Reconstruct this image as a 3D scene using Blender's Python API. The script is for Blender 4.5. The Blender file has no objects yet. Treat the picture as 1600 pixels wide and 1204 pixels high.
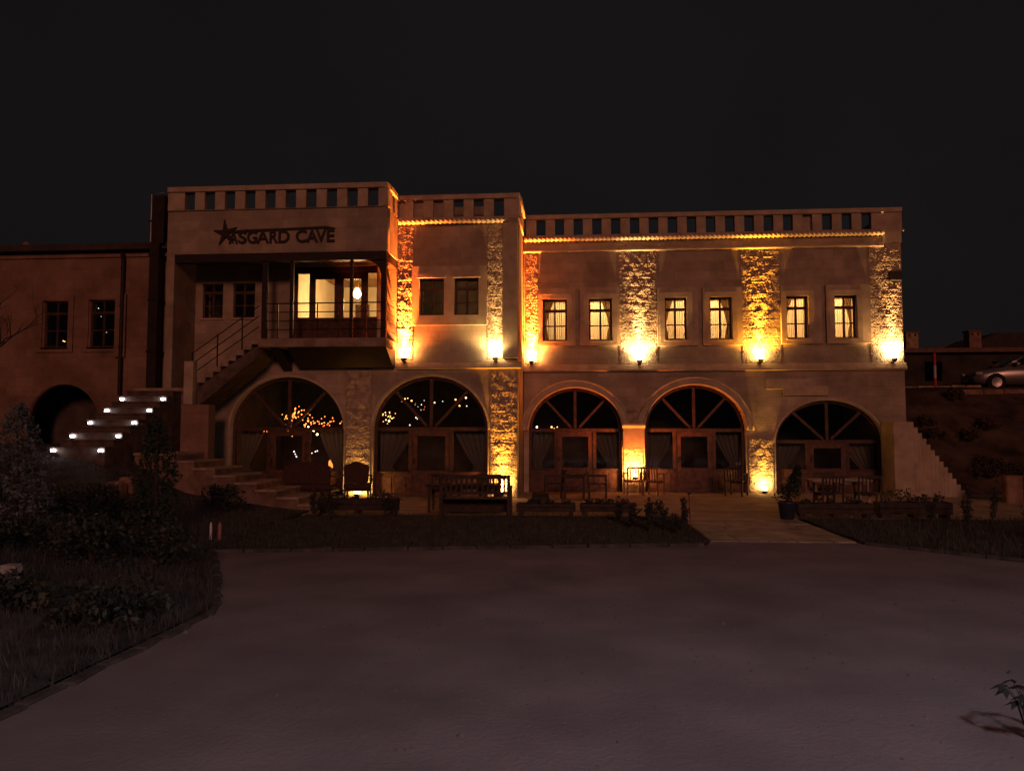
import bpy, bmesh, math, random
from mathutils import Vector, Matrix, noise
S = bpy.context.scene
C = S.collection
PI = math.pi
rnd = random.Random(7)

# ------------------------------------------------------------------ camera, sky, sun, exposure
cam_d = bpy.data.cameras.new('camera'); cam = bpy.data.objects.new('camera', cam_d); C.objects.link(cam)
cam.location = (0, 0, 1.95)
cam.rotation_euler = (math.radians(90 + 3.455), 0, math.radians(4.5))
cam_d.sensor_width = 36; cam_d.lens = 36 * 1209 / 1600; cam_d.clip_end = 1500
S.camera = cam

world = bpy.data.worlds.new('World'); S.world = world; world.use_nodes = True
wn = world.node_tree.nodes; wl = world.node_tree.links
sky = wn.new('ShaderNodeTexSky'); sky.sky_type = 'NISHITA'; sky.sun_disc = False
sky.sun_elevation = math.radians(8); sky.sun_rotation = math.radians(200)
sky_mix = wn.new('ShaderNodeMix'); sky_mix.data_type = 'RGBA'; sky_mix.inputs[0].default_value = 0.0002
sky_mix.inputs[6].default_value = (0.0082, 0.0063, 0.0068, 1)       # light-polluted night air
cn = wn.new('ShaderNodeTexNoise'); cn.inputs['Scale'].default_value = 1.6; cn.inputs['Detail'].default_value = 5
cr = wn.new('ShaderNodeMapRange'); cr.inputs[1].default_value = .3; cr.inputs[2].default_value = .7; cr.inputs[3].default_value = .72; cr.inputs[4].default_value = 1.2
cs = wn.new('ShaderNodeVectorMath'); cs.operation = 'SCALE'; cs.inputs[0].default_value = (0.0068, 0.0055, 0.0058)
wl.new(cn.outputs[0], cr.inputs[0]); wl.new(cr.outputs[0], cs.inputs['Scale']); wl.new(cs.outputs[0], sky_mix.inputs[6])
wl.new(sky.outputs[0], sky_mix.inputs[7]); wl.new(sky_mix.outputs[2], wn['Background'].inputs[0])
wn['Background'].inputs[1].default_value = 1.0

sun_d = bpy.data.lights.new('sun', 'SUN'); sun = bpy.data.objects.new('sun', sun_d); C.objects.link(sun)
sun_d.energy = 0.55; sun_d.angle = math.radians(10); sun_d.color = (1, 0.36, 0.235)   # low glow of the town's sodium lamps
sun.rotation_euler = (math.radians(90 - 17), 0, math.radians(10))

S.view_settings.view_transform = 'Standard'; S.view_settings.look = 'None'
S.view_settings.exposure = 0; S.view_settings.gamma = 1; S.view_settings.use_curve_mapping = False
S.cycles.use_denoising = True; S.cycles.max_bounces = 8; S.cycles.transparent_max_bounces = 16
S.cycles.sample_clamp_indirect = 3.0; S.cycles.caustics_reflective = False; S.cycles.caustics_refractive = False

# ------------------------------------------------------------------ materials
MATS = {}
def mat(name, col, rough=0.85, var=0.15, scale=4.0, bump=0.0, bscale=30.0, metal=0.0, emit=None, es=0.0, detail=6, spec=0.3, col2=None, bdist=0.02):
    if name in MATS: return MATS[name]
    m = bpy.data.materials.new(name); m.use_nodes = True
    nt = m.node_tree; b = nt.nodes['Principled BSDF']; L = nt.links.new
    tc = nt.nodes.new('ShaderNodeTexCoord')
    geo = nt.nodes.new('ShaderNodeNewGeometry')
    n = nt.nodes.new('ShaderNodeTexNoise'); n.inputs['Scale'].default_value = scale; n.inputs['Detail'].default_value = detail
    L(geo.outputs['Position'], n.inputs['Vector'])
    mx = nt.nodes.new('ShaderNodeMix'); mx.data_type = 'RGBA'
    c2 = col2 or tuple(max(0, c * (1 - 2.2 * var)) for c in col); c1 = col if col2 else tuple(min(1, c * (1 + var)) for c in col)
    mx.inputs[6].default_value = (*c2, 1); mx.inputs[7].default_value = (*c1, 1)
    mr = nt.nodes.new('ShaderNodeMapRange'); mr.inputs[1].default_value = 0.3; mr.inputs[2].default_value = 0.7
    L(n.outputs[0], mr.inputs[0]); L(mr.outputs[0], mx.inputs[0])
    L(mx.outputs[2], b.inputs['Base Color'])
    b.inputs['Roughness'].default_value = rough; b.inputs['Metallic'].default_value = metal
    b.inputs['Specular IOR Level'].default_value = spec
    if bump:
        n2 = nt.nodes.new('ShaderNodeTexNoise'); n2.inputs['Scale'].default_value = bscale; n2.inputs['Detail'].default_value = 8
        n2.inputs['Roughness'].default_value = 0.6
        L(geo.outputs['Position'], n2.inputs['Vector'])
        bp = nt.nodes.new('ShaderNodeBump'); bp.inputs['Strength'].default_value = bump; bp.inputs['Distance'].default_value = bdist
        L(n2.outputs[0], bp.inputs['Height']); L(bp.outputs[0], b.inputs['Normal'])
    if emit:
        b.inputs['Emission Color'].default_value = (*emit, 1); b.inputs['Emission Strength'].default_value = es
    MATS[name] = m
    return m
def glass(name='window_glass', tint=(0.9, 0.92, 0.92)):
    if name in MATS: return MATS[name]
    m = bpy.data.materials.new(name); m.use_nodes = True; nt = m.node_tree; nt.nodes.clear(); L = nt.links.new
    o = nt.nodes.new('ShaderNodeOutputMaterial'); t = nt.nodes.new('ShaderNodeBsdfTransparent'); t.inputs[0].default_value = (*tint, 1)
    g = nt.nodes.new('ShaderNodeBsdfGlossy'); g.inputs['Roughness'].default_value = 0.03
    fr = nt.nodes.new('ShaderNodeFresnel'); fr.inputs[0].default_value = 1.5
    mx = nt.nodes.new('ShaderNodeMixShader'); L(fr.outputs[0], mx.inputs[0]); L(t.outputs[0], mx.inputs[1]); L(g.outputs[0], mx.inputs[2]); L(mx.outputs[0], o.inputs[0])
    MATS[name] = m; return m
def cloth(name, col, trans):
    if name in MATS: return MATS[name]
    m = bpy.data.materials.new(name); m.use_nodes = True; nt = m.node_tree; nt.nodes.clear(); L = nt.links.new
    o = nt.nodes.new('ShaderNodeOutputMaterial'); d = nt.nodes.new('ShaderNodeBsdfDiffuse'); t = nt.nodes.new('ShaderNodeBsdfTranslucent')
    geo = nt.nodes.new('ShaderNodeNewGeometry'); mp = nt.nodes.new('ShaderNodeMapping'); mp.inputs['Scale'].default_value = (40, 40, 1.5)
    n = nt.nodes.new('ShaderNodeTexNoise'); n.inputs['Scale'].default_value = 1.0; L(geo.outputs['Position'], mp.inputs[0]); L(mp.outputs[0], n.inputs['Vector'])
    mx0 = nt.nodes.new('ShaderNodeMix'); mx0.data_type = 'RGBA'; mx0.inputs[6].default_value = (*[c * 0.7 for c in col], 1); mx0.inputs[7].default_value = (*col, 1)
    L(n.outputs[0], mx0.inputs[0]); L(mx0.outputs[2], d.inputs[0]); L(mx0.outputs[2], t.inputs[0])
    mx = nt.nodes.new('ShaderNodeMixShader'); mx.inputs[0].default_value = trans
    L(d.outputs[0], mx.inputs[1]); L(t.outputs[0], mx.inputs[2]); L(mx.outputs[0], o.inputs[0])
    MATS[name] = m; return m
def ashlar(name, col, bump=0.35):
    """plastered / dressed stone wall: faint course lines, blotches and grain"""
    m = bpy.data.materials.new(name); m.use_nodes = True; nt = m.node_tree; b = nt.nodes['Principled BSDF']; L = nt.links.new
    geo = nt.nodes.new('ShaderNodeNewGeometry'); sp = nt.nodes.new('ShaderNodeSeparateXYZ'); L(geo.outputs['Position'], sp.inputs[0])
    ad = nt.nodes.new('ShaderNodeMath'); ad.operation = 'ADD'; L(sp.outputs[0], ad.inputs[0]); L(sp.outputs[1], ad.inputs[1])
    cb = nt.nodes.new('ShaderNodeCombineXYZ'); L(ad.outputs[0], cb.inputs[0]); L(sp.outputs[2], cb.inputs[1])
    wob = nt.nodes.new('ShaderNodeTexNoise'); wob.inputs['Scale'].default_value = 2.5; L(geo.outputs['Position'], wob.inputs['Vector'])
    vm = nt.nodes.new('ShaderNodeVectorMath'); vm.operation = 'MULTIPLY_ADD'; vm.inputs[1].default_value = (0.05, 0.05, 0.05)
    L(wob.outputs['Color'], vm.inputs[0]); L(cb.outputs[0], vm.inputs[2])
    br = nt.nodes.new('ShaderNodeTexBrick'); br.inputs['Scale'].default_value = 1.0; br.inputs['Brick Width'].default_value = 0.62; br.inputs['Row Height'].default_value = 0.31
    br.inputs['Mortar Size'].default_value = 0.008; br.inputs['Mortar Smooth'].default_value = 0.3
    br.inputs['Color1'].default_value = (*[c * 1.06 for c in col], 1); br.inputs['Color2'].default_value = (*[c * 0.86 for c in col], 1); br.inputs['Mortar'].default_value = (*[c * 0.8 for c in col], 1)
    L(vm.outputs[0], br.inputs['Vector'])
    n = nt.nodes.new('ShaderNodeTexNoise'); n.inputs['Scale'].default_value = 1.1; n.inputs['Detail'].default_value = 9; n.inputs['Roughness'].default_value = 0.65
    L(geo.outputs['Position'], n.inputs['Vector'])
    mr = nt.nodes.new('ShaderNodeMapRange'); mr.inputs[1].default_value = 0.3; mr.inputs[2].default_value = 0.75; mr.inputs[3].default_value = 0.55; mr.inputs[4].default_value = 1.16
    L(n.outputs[0], mr.inputs[0])
    mul = nt.nodes.new('ShaderNodeVectorMath'); mul.operation = 'SCALE'; L(br.outputs['Color'], mul.inputs[0]); L(mr.outputs[0], mul.inputs['Scale'])
    L(mul.outputs[0], b.inputs['Base Color']); b.inputs['Roughness'].default_value = 0.93; b.inputs['Specular IOR Level'].default_value = 0.15
    n2 = nt.nodes.new('ShaderNodeTexNoise'); n2.inputs['Scale'].default_value = 22; n2.inputs['Detail'].default_value = 8; L(geo.outputs['Position'], n2.inputs['Vector'])
    hm = nt.nodes.new('ShaderNodeMath'); hm.operation = 'MULTIPLY_ADD'; hm.inputs[1].default_value = -0.7; L(br.outputs['Fac'], hm.inputs[0]); L(n2.outputs[0], hm.inputs[2])
    bp = nt.nodes.new('ShaderNodeBump'); bp.inputs['Strength'].default_value = bump; bp.inputs['Distance'].default_value = 0.015
    L(hm.outputs[0], bp.inputs['Height']); L(bp.outputs[0], b.inputs['Normal'])
    MATS[name] = m; return m
WALL = ashlar('dressed_stone', (0.44, 0.36, 0.27))
WALL2 = ashlar('annex_stone', (0.31, 0.19, 0.14))
ROUGH = mat('rough_stone', (0.43, 0.34, 0.25), 0.95, 0.2, 6, 0.8, 20, spec=0.1, bdist=0.04)
TRIM = mat('trim_stone', (0.46, 0.38, 0.28), 0.9, 0.12, 3, 0.3, 40, spec=0.15)
WOOD = mat('dark_wood', (0.075, 0.034, 0.022), 0.55, 0.25, 9, 0.15, 60)
BEAM = mat('beam_paint', (0.024, 0.013, 0.010), 0.6, 0.2, 5, 0.1, 40)
DOORW = mat('door_wood', (0.10, 0.042, 0.028), 0.5, 0.25, 8, 0.15, 60)
IRON = mat('black_iron', (0.03, 0.026, 0.025), 0.5, 0.2, 20, metal=0.6)
GLASS = glass()
SHEER = cloth('sheer_curtain', (0.82, 0.74, 0.58), 0.65)
DRAPE = cloth('drape_cloth', (0.50, 0.36, 0.22), 0.42)
NET = cloth('net_curtain', (0.30, 0.26, 0.22), 0.3)
PLASTER = mat('interior_plaster', (0.74, 0.66, 0.50), 0.9, 0.06, 2)
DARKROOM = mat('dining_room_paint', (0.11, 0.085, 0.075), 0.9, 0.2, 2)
PLANK = mat('ceiling_planks', (0.30, 0.17, 0.075), 0.6, 0.25, 7)

# ------------------------------------------------------------------ mesh helpers
class MB:
    def __init__(s): s.v = []; s.f = []; s.sm = False
    def add(s, vs, fs):
        o = len(s.v); s.v += [tuple(v) for v in vs]; s.f += [tuple(i + o for i in f) for f in fs]; return s
    def box(s, x0, x1, y0, y1, z0, z1, M=None):
        vs = [Vector((x, y, z)) for z in (z0, z1) for x, y in ((x0, y0), (x1, y0), (x1, y1), (x0, y1))]
        if M: vs = [M @ v for v in vs]
        return s.add(vs, [(3, 2, 1, 0), (4, 5, 6, 7), (0, 1, 5, 4), (1, 2, 6, 5), (2, 3, 7, 6), (3, 0, 4, 7)])
    def bar(s, a, b, w, h=None, up=(0, 0, 1)):
        a = Vector(a); b = Vector(b); d = (b - a).normalized(); u = Vector(up)
        if abs(d.dot(u)) > 0.98: u = Vector((0, 1, 0))
        r = d.cross(u).normalized(); u = r.cross(d); h = h or w
        vs = [p + r * i * w / 2 + u * j * h / 2 for p in (a, b) for i, j in ((-1, -1), (1, -1), (1, 1), (-1, 1))]
        return s.add(vs, [(0, 1, 2, 3), (7, 6, 5, 4), (0, 4, 5, 1), (1, 5, 6, 2), (2, 6, 7, 3), (3, 7, 4, 0)])
    def tube(s, pts, r, n=8, cap=True):
        pts = [Vector(p) for p in pts]; rs = r if isinstance(r, (list, tuple)) else [r] * len(pts); vs = []
        for i, p in enumerate(pts):
            d = (pts[min(i + 1, len(pts) - 1)] - pts[max(i - 1, 0)]).normalized()
            u = Vector((0, 0, 1)) if abs(d.z) < 0.9 else Vector((1, 0, 0)); a = d.cross(u).normalized(); b = d.cross(a)
            vs += [p + (a * math.cos(2 * PI * k / n) + b * math.sin(2 * PI * k / n)) * rs[i] for k in range(n)]
        fs = [(i * n + k, i * n + (k + 1) % n, (i + 1) * n + (k + 1) % n, (i + 1) * n + k) for i in range(len(pts) - 1) for k in range(n)]
        if cap: fs += [tuple(range(n))[::-1], tuple((len(pts) - 1) * n + k for k in range(n))]
        return s.add(vs, fs)
    def lathe(s, prof, c=(0, 0, 0), n=14):
        c = Vector(c); vs = [c + Vector((r * math.cos(2 * PI * k / n), r * math.sin(2 * PI * k / n), z)) for r, z in prof for k in range(n)]
        fs = [(i * n + k, i * n + (k + 1) % n, (i + 1) * n + (k + 1) % n, (i + 1) * n + k) for i in range(len(prof) - 1) for k in range(n)]
        fs += [tuple(range(n))[::-1], tuple((len(prof) - 1) * n + k for k in range(n))]
        return s.add(vs, fs)
    def prism(s, poly, y0, y1, axis='y'):
        """poly of (a, b): a,b = x,z extruded along y; or y,z extruded along x"""
        n = len(poly)
        P = (lambda a, b, t: (a, t, b)) if axis == 'y' else (lambda a, b, t: (t, a, b))
        vs = [P(a, b, y0) for a, b in poly] + [P(a, b, y1) for a, b in poly]
        fs = [tuple(range(n)), tuple(range(2 * n - 1, n - 1, -1))] + [(i, i + n, (i + 1) % n + n, (i + 1) % n) for i in range(n)]
        return s.add(vs, fs)
    def sheet(s, fn, nu, nv):
        vs = [fn(i / nu, j / nv) for j in range(nv + 1) for i in range(nu + 1)]
        return s.add(vs, [(j * (nu + 1) + i, j * (nu + 1) + i + 1, (j + 1) * (nu + 1) + i + 1, (j + 1) * (nu + 1) + i) for j in range(nv) for i in range(nu)])
    def mesh(s, name, m, smooth=False, bevel=0):
        me = bpy.data.meshes.new(name); me.from_pydata(s.v, [], s.f); me.materials.append(m)
        bm = bmesh.new(); bm.from_mesh(me); bmesh.ops.recalc_face_normals(bm, faces=bm.faces)
        if bevel: bmesh.ops.bevel(bm, geom=bm.edges[:], offset=bevel, segments=1, affect='EDGES')
        bm.to_mesh(me); bm.free()
        if smooth: me.polygons.foreach_set('use_smooth', [True] * len(me.polygons))
        return me
    def build(s, name, m, parent=None, smooth=False, bevel=0): return obj(name, s.mesh(name, m, smooth, bevel), parent)
def world_off(p):
    o = Vector((0, 0, 0))
    while p is not None: o += p.location; p = p.parent
    return o
def obj(name, me, parent=None, local=False):
    """meshes of the building are written in world metres; parent's base point is taken off again"""
    o = bpy.data.objects.new(name, me); C.objects.link(o)
    if parent is not None:
        o.parent = parent
        if not local: o.location = -world_off(parent)
    return o
def tag(o, label, cat, group=None, kind=None):
    o['label'] = label; o['category'] = cat
    if group: o['group'] = group
    if kind: o['kind'] = kind
    return o
def thing(name, label, cat, loc=(0, 0, 0), rz=0, group=None):
    o = bpy.data.objects.new(name, None); C.objects.link(o); o.empty_display_size = 0.2
    o.location = loc; o.rotation_euler = (0, 0, rz); return tag(o, label, cat, group)
def structure(o, label=None):
    o['kind'] = 'structure'
    if label: o['label'] = label
    return o
def copy_tree(o, parent=None):
    c = o.copy(); C.objects.link(c); c.parent = parent
    for ch in list(o.children): copy_tree(ch, c)
    return c
def place(o, loc, rz, label): o.location = loc; o.rotation_euler = (0, 0, rz); o['label'] = label; return o
def ellipse_arch(x0, x1, zs, rise, z0=None, n=28):
    cx = (x0 + x1) / 2; a = (x1 - x0) / 2
    pts = [(cx + a * math.cos(PI * k / n), zs + rise * math.sin(PI * k / n)) for k in range(n + 1)]   # right to left over the top
    return ([(x1, z0)] if z0 is not None else []) + pts + ([(x0, z0)] if z0 is not None else [])
def plate(name, outline, holes, y0, y1, m, parent, bevel=0):
    """a wall slab with true openings, standing between y0 and y1"""
    cu = bpy.data.curves.new(name, 'CURVE'); cu.dimensions = '2D'; cu.fill_mode = 'BOTH'
    for loop in [outline] + holes:
        sp = cu.splines.new('POLY'); sp.points.add(len(loop) - 1); sp.use_cyclic_u = True
        for p, (x, z) in zip(sp.points, loop): p.co = (x, z, 0, 1)
    cu.extrude = (y1 - y0) / 2
    t = bpy.data.objects.new(name, cu); C.objects.link(t)
    dg = bpy.context.evaluated_depsgraph_get(); me = bpy.data.meshes.new_from_object(t.evaluated_get(dg))
    bpy.data.objects.remove(t); bpy.data.curves.remove(cu)
    yc = (y0 + y1) / 2
    for v in me.vertices: v.co = (v.co.x, yc + v.co.z * 1.0, v.co.y)
    bm = bmesh.new(); bm.from_mesh(me); bmesh.ops.remove_doubles(bm, verts=bm.verts, dist=1e-5); bmesh.ops.recalc_face_normals(bm, faces=bm.faces); bm.to_mesh(me); bm.free()
    me.name = name; me.materials.clear(); me.materials.append(m)
    for p in me.polygons: p.material_index = 0
    return obj(name, me, parent)
def rect(x0, x1, z0, z1): return [(x0, z0), (x1, z0), (x1, z1), (x0, z1)]

# ------------------------------------------------------------------ ground, drive, lawn, path, terrace
def ground_material():
    m = mat('dusty_drive', (0.25, 0.20, 0.20), 0.95, 0.13, 0.8, 0.55, 28, spec=0.08, bdist=0.02, detail=12)
    return m
g = MB().sheet(lambda u, v: ((u - .5) * 700, -120 + v * 700, -0.004), 20, 20).build('ground', mat('dry_earth', (0.13, 0.105, 0.09), 0.95, 0.2, 0.2, 0.4, 12)); structure(g, 'bare dark earth reaching to the horizon')
def drive_z(x, y): return 0.012 * noise.noise((x * .35, y * .35, 1.0)) + 0.004 * noise.noise((x * 2.1, y * 2.1, 5.0)) + 0.016
dr = MB().sheet(lambda u, v: (-16 + 46 * u, -14 + 28.6 * v, drive_z(-16 + 46 * u, -14 + 28.6 * v)), 150, 120).build('drive', ground_material(), smooth=True); structure(dr, 'dusty unlit driveway in front of the hotel')
# stains and scattered pebbles on the drive
pb = MB()
for i in range(1500):
    x = rnd.uniform(-4, 9); y = rnd.uniform(2.5, 13); r = rnd.uniform(.004, .016) * (1 + (rnd.random() < .05) * 1.2)
    z = drive_z(x, y)
    vs = [(x + r * rnd.uniform(.7, 1.2) * math.cos(a), y + r * math.sin(a), z) for a in (0, 1.26, 2.5, 3.8, 5)] + [(x, y, z + r * .8)]
    pb.add(vs, [(i, (i + 1) % 5, 5) for i in range(5)])
p = pb.build('pebbles', mat('pebble', (0.17, 0.14, 0.135), 0.9, .25, 9)); p['kind'] = 'stuff'; p['label'] = 'loose pebbles strewn over the dusty drive'; p['category'] = 'pebbles'

PAVE = mat('terrace_paving', (0.34, 0.27, 0.20), 0.75, 0.2, 1.6, 0.25, 25)
te = MB().box(-6.3, 13, 17.75, 29.5, -0.1, 0.045).build('terrace', PAVE); structure(te, 'stone paved terrace at the foot of the arches')
pa = MB().box(2.38, 4.92, 13.95, 17.748, -0.1, 0.03).build('path', mat('path_joint', (0.16, 0.13, 0.10), 0.95, .2, 4)); structure(pa, 'pale slab path leading from drive to terrace')
SLAB = mat('path_slab', (0.36, 0.29, 0.22), 0.7, 0.22, 2.2, 0.3, 30)
y = 13.98
while y < 17.6:
    dy = min(rnd.choice((.42, .5, .58)), 17.73 - y); x = 2.4
    while x < 4.85:
        dx = min(rnd.choice((.5, .62, .78)), 4.9 - x)
        if 4.9 - x - dx < .2: dx = 4.9 - x
        MB().box(x + .008, x + dx - .008, y + .008, y + dy - .008, 0.02, 0.046 + rnd.uniform(0, .007)).build('paving_slab', SLAB, pa, bevel=.006); x += dx
    y += dy
LAWN = mat('lawn_soil', (0.05, 0.05, 0.04), 0.95, .3, 3, .8, 14)
def lawn_z(x, y): return 0.05 + 0.03 * noise.noise((x * .8, y * .8, 3))
def lawn(x0, x1, yf, yb, name, label):
    o = MB().sheet(lambda u, v: (x0 + (x1 - x0) * u, yf(x0 + (x1 - x0) * u) * (1 - v) + yb * v, lawn_z(x0 + (x1 - x0) * u, yf(x0) * (1 - v) + yb * v)), 40, 16).build(name, LAWN, smooth=True)
    return structure(o, label)
fl = lambda x: 12.25 + (x + 5.8) * 0.17
frr = lambda x: 14.0 - (x - 4.94) * 0.95
lawn(-6.2, 2.33, fl, 17.74, 'lawn', 'dark strip of grass between drive and terrace')
lawn(4.97, 13, lambda x: max(frr(x), 10.5), 17.74, 'lawn', 'dark planted strip right of the slab path')
# kerb stones in front of the lawns
KERB = mat('kerb_stone', (0.085, 0.07, 0.06), .9, .25, 5, .5, 30)
kl = thing('kerb', 'low row of kerb stones edging the grass strip along the drive', 'kerb', (-6, 12.2, 0))
x = -5.9
while x < 2.0:
    L_ = rnd.uniform(.5, .75); x2 = min(x + L_, 2.3); a = Vector((x + .01, fl(x) - .06 + rnd.uniform(-.02, .02), .005)); b = Vector((x2 - .01, fl(x2) - .06 + rnd.uniform(-.02, .02), .005 + rnd.uniform(-.012, .012)))
    MB().bar(a, b, .11, .13).build('kerb_stone', KERB, kl, bevel=.012); x = x2
kr = thing('kerb', 'kerb stones edging the planted strip right of the path', 'kerb', (5, 14, 0))
x = 5.0
while x < 8.4:
    x2 = x + rnd.uniform(.38, .55); MB().bar((x + .01, frr(x) - .06, .005), (x2 - .01, frr(x2) - .06, .0), .11, .13).build('kerb_stone', KERB, kr, bevel=.012); x = x2

# left garden bed and its kerb
ek = [(-14, -3.95), (4, -3.95), (8.2, -3.9), (10, -4.75), (12.2, -5.85), (18.5, -6.4), (40, -6.4)]
def edge(y):
    for (a, b), (c, d) in zip(ek, ek[1:]):
        if a <= y <= c: return b + (d - b) * (y - a) / (c - a)
def bed_z(x, y):
    t = max(0, edge(y) - x); q = min(1, max(0, (y - 13.5) / 4.5)); w = min(1, max(0, (-9.7 - x) / 1.2)); return .62 * q * q * (3 - 2 * q) * w + .06 + 0.13 * min(t, 7) * (1 - math.exp(-t)) + .06 * noise.noise((x * .9, y * .9, 2)) * min(1, t)
bd = MB().sheet(lambda u, v: ((lambda yy: (edge(yy) - 26 * u ** 1.6, yy, bed_z(edge(yy) - 26 * u ** 1.6, yy)))(1 + 22.1 * v)), 60, 60).build('garden_bed', mat('bed_soil', (0.085, 0.075, 0.07), .95, .3, 2.5, .9, 12), smooth=True)
structure(bd, 'dark planted mound on the left of the drive')
kk = thing('kerb', 'curved kerb of small stones round the garden mound', 'kerb', (-3.9, 5, 0))
y = 3.2
while y < 12:
    y2 = y + rnd.uniform(.34, .5); MB().bar((edge(y) + .05 + rnd.uniform(-.03, .03), y + .01, -.03), (edge(y2) + .05 + rnd.uniform(-.03, .03), y2 - .01, -.03), .12, .15).build('kerb_stone', KERB, kk, bevel=.015); y = y2

# right-hand embankment and the raised yard behind it
def emb_z(x, y):
    t = min(1, max(0, (y - 24.6) / 5.6)); n = noise.noise((x * .6, y * .6, 7))
    f = min(1, max(0, (x - 10.35) / .4 + .5))
    return (3.62 * t * t * (3 - 2 * t) + .22 * n * (t * (1 - t) * 4 * .8 + .05)) * 1.0 + .02
em = MB().sheet(lambda u, v: (10.36 + 60 * u ** 2, 24.2 + 46 * v ** 1.8, emb_z(10.36 + 60 * u ** 2, 24.2 + 46 * v ** 1.8)), 60, 70).build('embankment', mat('dry_slope', (0.085, 0.055, 0.042), .95, .35, 1.4, 1.0, 9, bdist=.05), smooth=True)
structure(em, 'scrubby earth slope rising to the yard beside the hotel')
hl = MB().sheet(lambda u, v: (20 + 100 * u, 72 + 50 * v, 3 + 13 * (1 - math.exp(-u * 7.0)) * math.sin(PI * (.12 + .6 * v)) * .9 + 1.2 * noise.noise((u * 9, v * 6, 0))), 60, 30).build('hill', mat('hill_rock', (0.20, 0.14, 0.11), .95, .2, .3, .6, 2), smooth=True)
structure(hl, 'pale rocky hillside behind the houses')

# ------------------------------------------------------------------ the hotel
YR, YM, YL = 24.9, 22.5, 21.2
H = thing('stone_hotel', 'long two storey stone hotel with crenellated parapet and five glazed arches', 'building', (-0.7, 23, 0))
ARCH = {1: (-10.24, -6.77, 2.04, 1.56), 2: (-5.89, -2.48, 2.04, 1.56), 3: (-1.42, 1.56, 2.01, 1.36), 4: (2.27, 5.42, 2.01, 1.44), 5: (6.33, 9.59, 1.65, 1.30)}
WIN_R = [(-.96, -.18), (.53, 1.27), (2.94, 3.63), (4.35, 5.05), (6.72, 7.40), (8.2, 8.89)]
WIN_M = [(-4.52, -3.78), (-3.48, -2.75)]
WIN_S = [(-11.24, -10.56), (-10.28, -9.56)]
ah = lambda k, z0=-.2: ellipse_arch(*ARCH[k], z0=z0)
hm = [rect(a, b, 5.39, 6.5) for a, b in WIN_M] + [rect(a, b, 5.39, 6.47) for a, b in WIN_S] + [rect(-8.4, -5.8, 4.6, 6.93)]
outline_m = [(-11.9, -.2)]
for k in (1, 2): outline_m += list(reversed(ah(k)))
outline_m += [(-1.6, -.2), (-1.6, 8.26), (-11.65, 8.26), (-11.65, 3.0), (-11.9, 3.0)]
wall_m = plate('front_wall', outline_m, hm, YM, YM + .5, WALL, H)
outline_r = [(-1.58, -.2)]
for k in (3, 4, 5): outline_r += list(reversed(ah(k)))
outline_r += [(10.3, -.2), (10.3, 8.26), (-1.58, 8.26)]
wall_r = plate('front_wall', outline_r, [rect(a, b, 4.89, 6.24) for a, b in WIN_R], YR, YR + .5, WALL, H)
wall_l = plate('sign_wall', rect(-11.65, -5.2, 7.06, 8.3), [], YL, YL + .3, WALL, H)
wall_l['label'] = 'plain wall over the loggia carrying the hotel name'
MB().box(-5.5, -5.2, YL + .302, YM - .002, 7.06, 8.3).build('side_wall', WALL, H)
MB().box(-11.65, -11.42, YL, YM - .002, 3.2, 7.055).build('side_wall', WALL, H)
MB().box(-2.1, -1.6, YM + .502, YR + .5, -.2, 8.26).build('side_wall', WALL, H)
MB().box(9.8, 10.298, YR + .502, 30, -.2, 8.26).build('side_wall', WALL, H)
MB().box(-11.65, -11.2, YM + .502, 30, -.2, 8.26).build('side_wall', WALL, H)
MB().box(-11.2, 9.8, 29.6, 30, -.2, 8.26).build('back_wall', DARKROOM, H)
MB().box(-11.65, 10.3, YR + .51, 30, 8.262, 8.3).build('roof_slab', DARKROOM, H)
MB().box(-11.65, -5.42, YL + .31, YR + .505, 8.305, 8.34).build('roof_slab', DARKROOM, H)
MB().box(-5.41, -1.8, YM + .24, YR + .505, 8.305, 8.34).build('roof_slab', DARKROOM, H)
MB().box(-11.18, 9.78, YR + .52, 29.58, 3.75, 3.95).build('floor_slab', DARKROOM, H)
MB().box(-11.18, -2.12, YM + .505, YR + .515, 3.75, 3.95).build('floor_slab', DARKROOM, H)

# rough stones set in courses on the lit piers
sv = []
for k in range(7):
    r2 = random.Random(k + 50); mb = MB(); nx, nz = 14, 9
    def fn(u, v, k=k):
        e = min(u, 1 - u, v, 1 - v); e = min(1, e / .09)
        d = (0.62 + .36 * noise.noise((u * 2.4 + k * 7, v * 1.6, k * 3.3)) + .32 * noise.noise((u * 9 + k * 5, v * 5, k)) + .24 * noise.noise((u * 15 + k * 5, v * 9, k + 9)))
        return (u - .5, -max(.03, d * (.72 + .28 * e)), v - .5)
    mb.sheet(fn, nx, nz)
    n0 = len(mb.v)
    ring = [i for i in range(nx + 1)] + [(j + 1) * (nx + 1) - 1 for j in range(1, nz + 1)] + [nz * (nx + 1) + i for i in range(nx - 1, -1, -1)] + [j * (nx + 1) for j in range(nz - 1, 0, -1)]
    back = [(mb.v[i][0], .3, mb.v[i][2]) for i in ring]; mb.v += back; nr = len(ring)
    mb.f += [(ring[i], ring[(i + 1) % nr], n0 + (i + 1) % nr, n0 + i) for i in range(nr)]
    sv.append(mb.mesh('stone', ROUGH))
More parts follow.
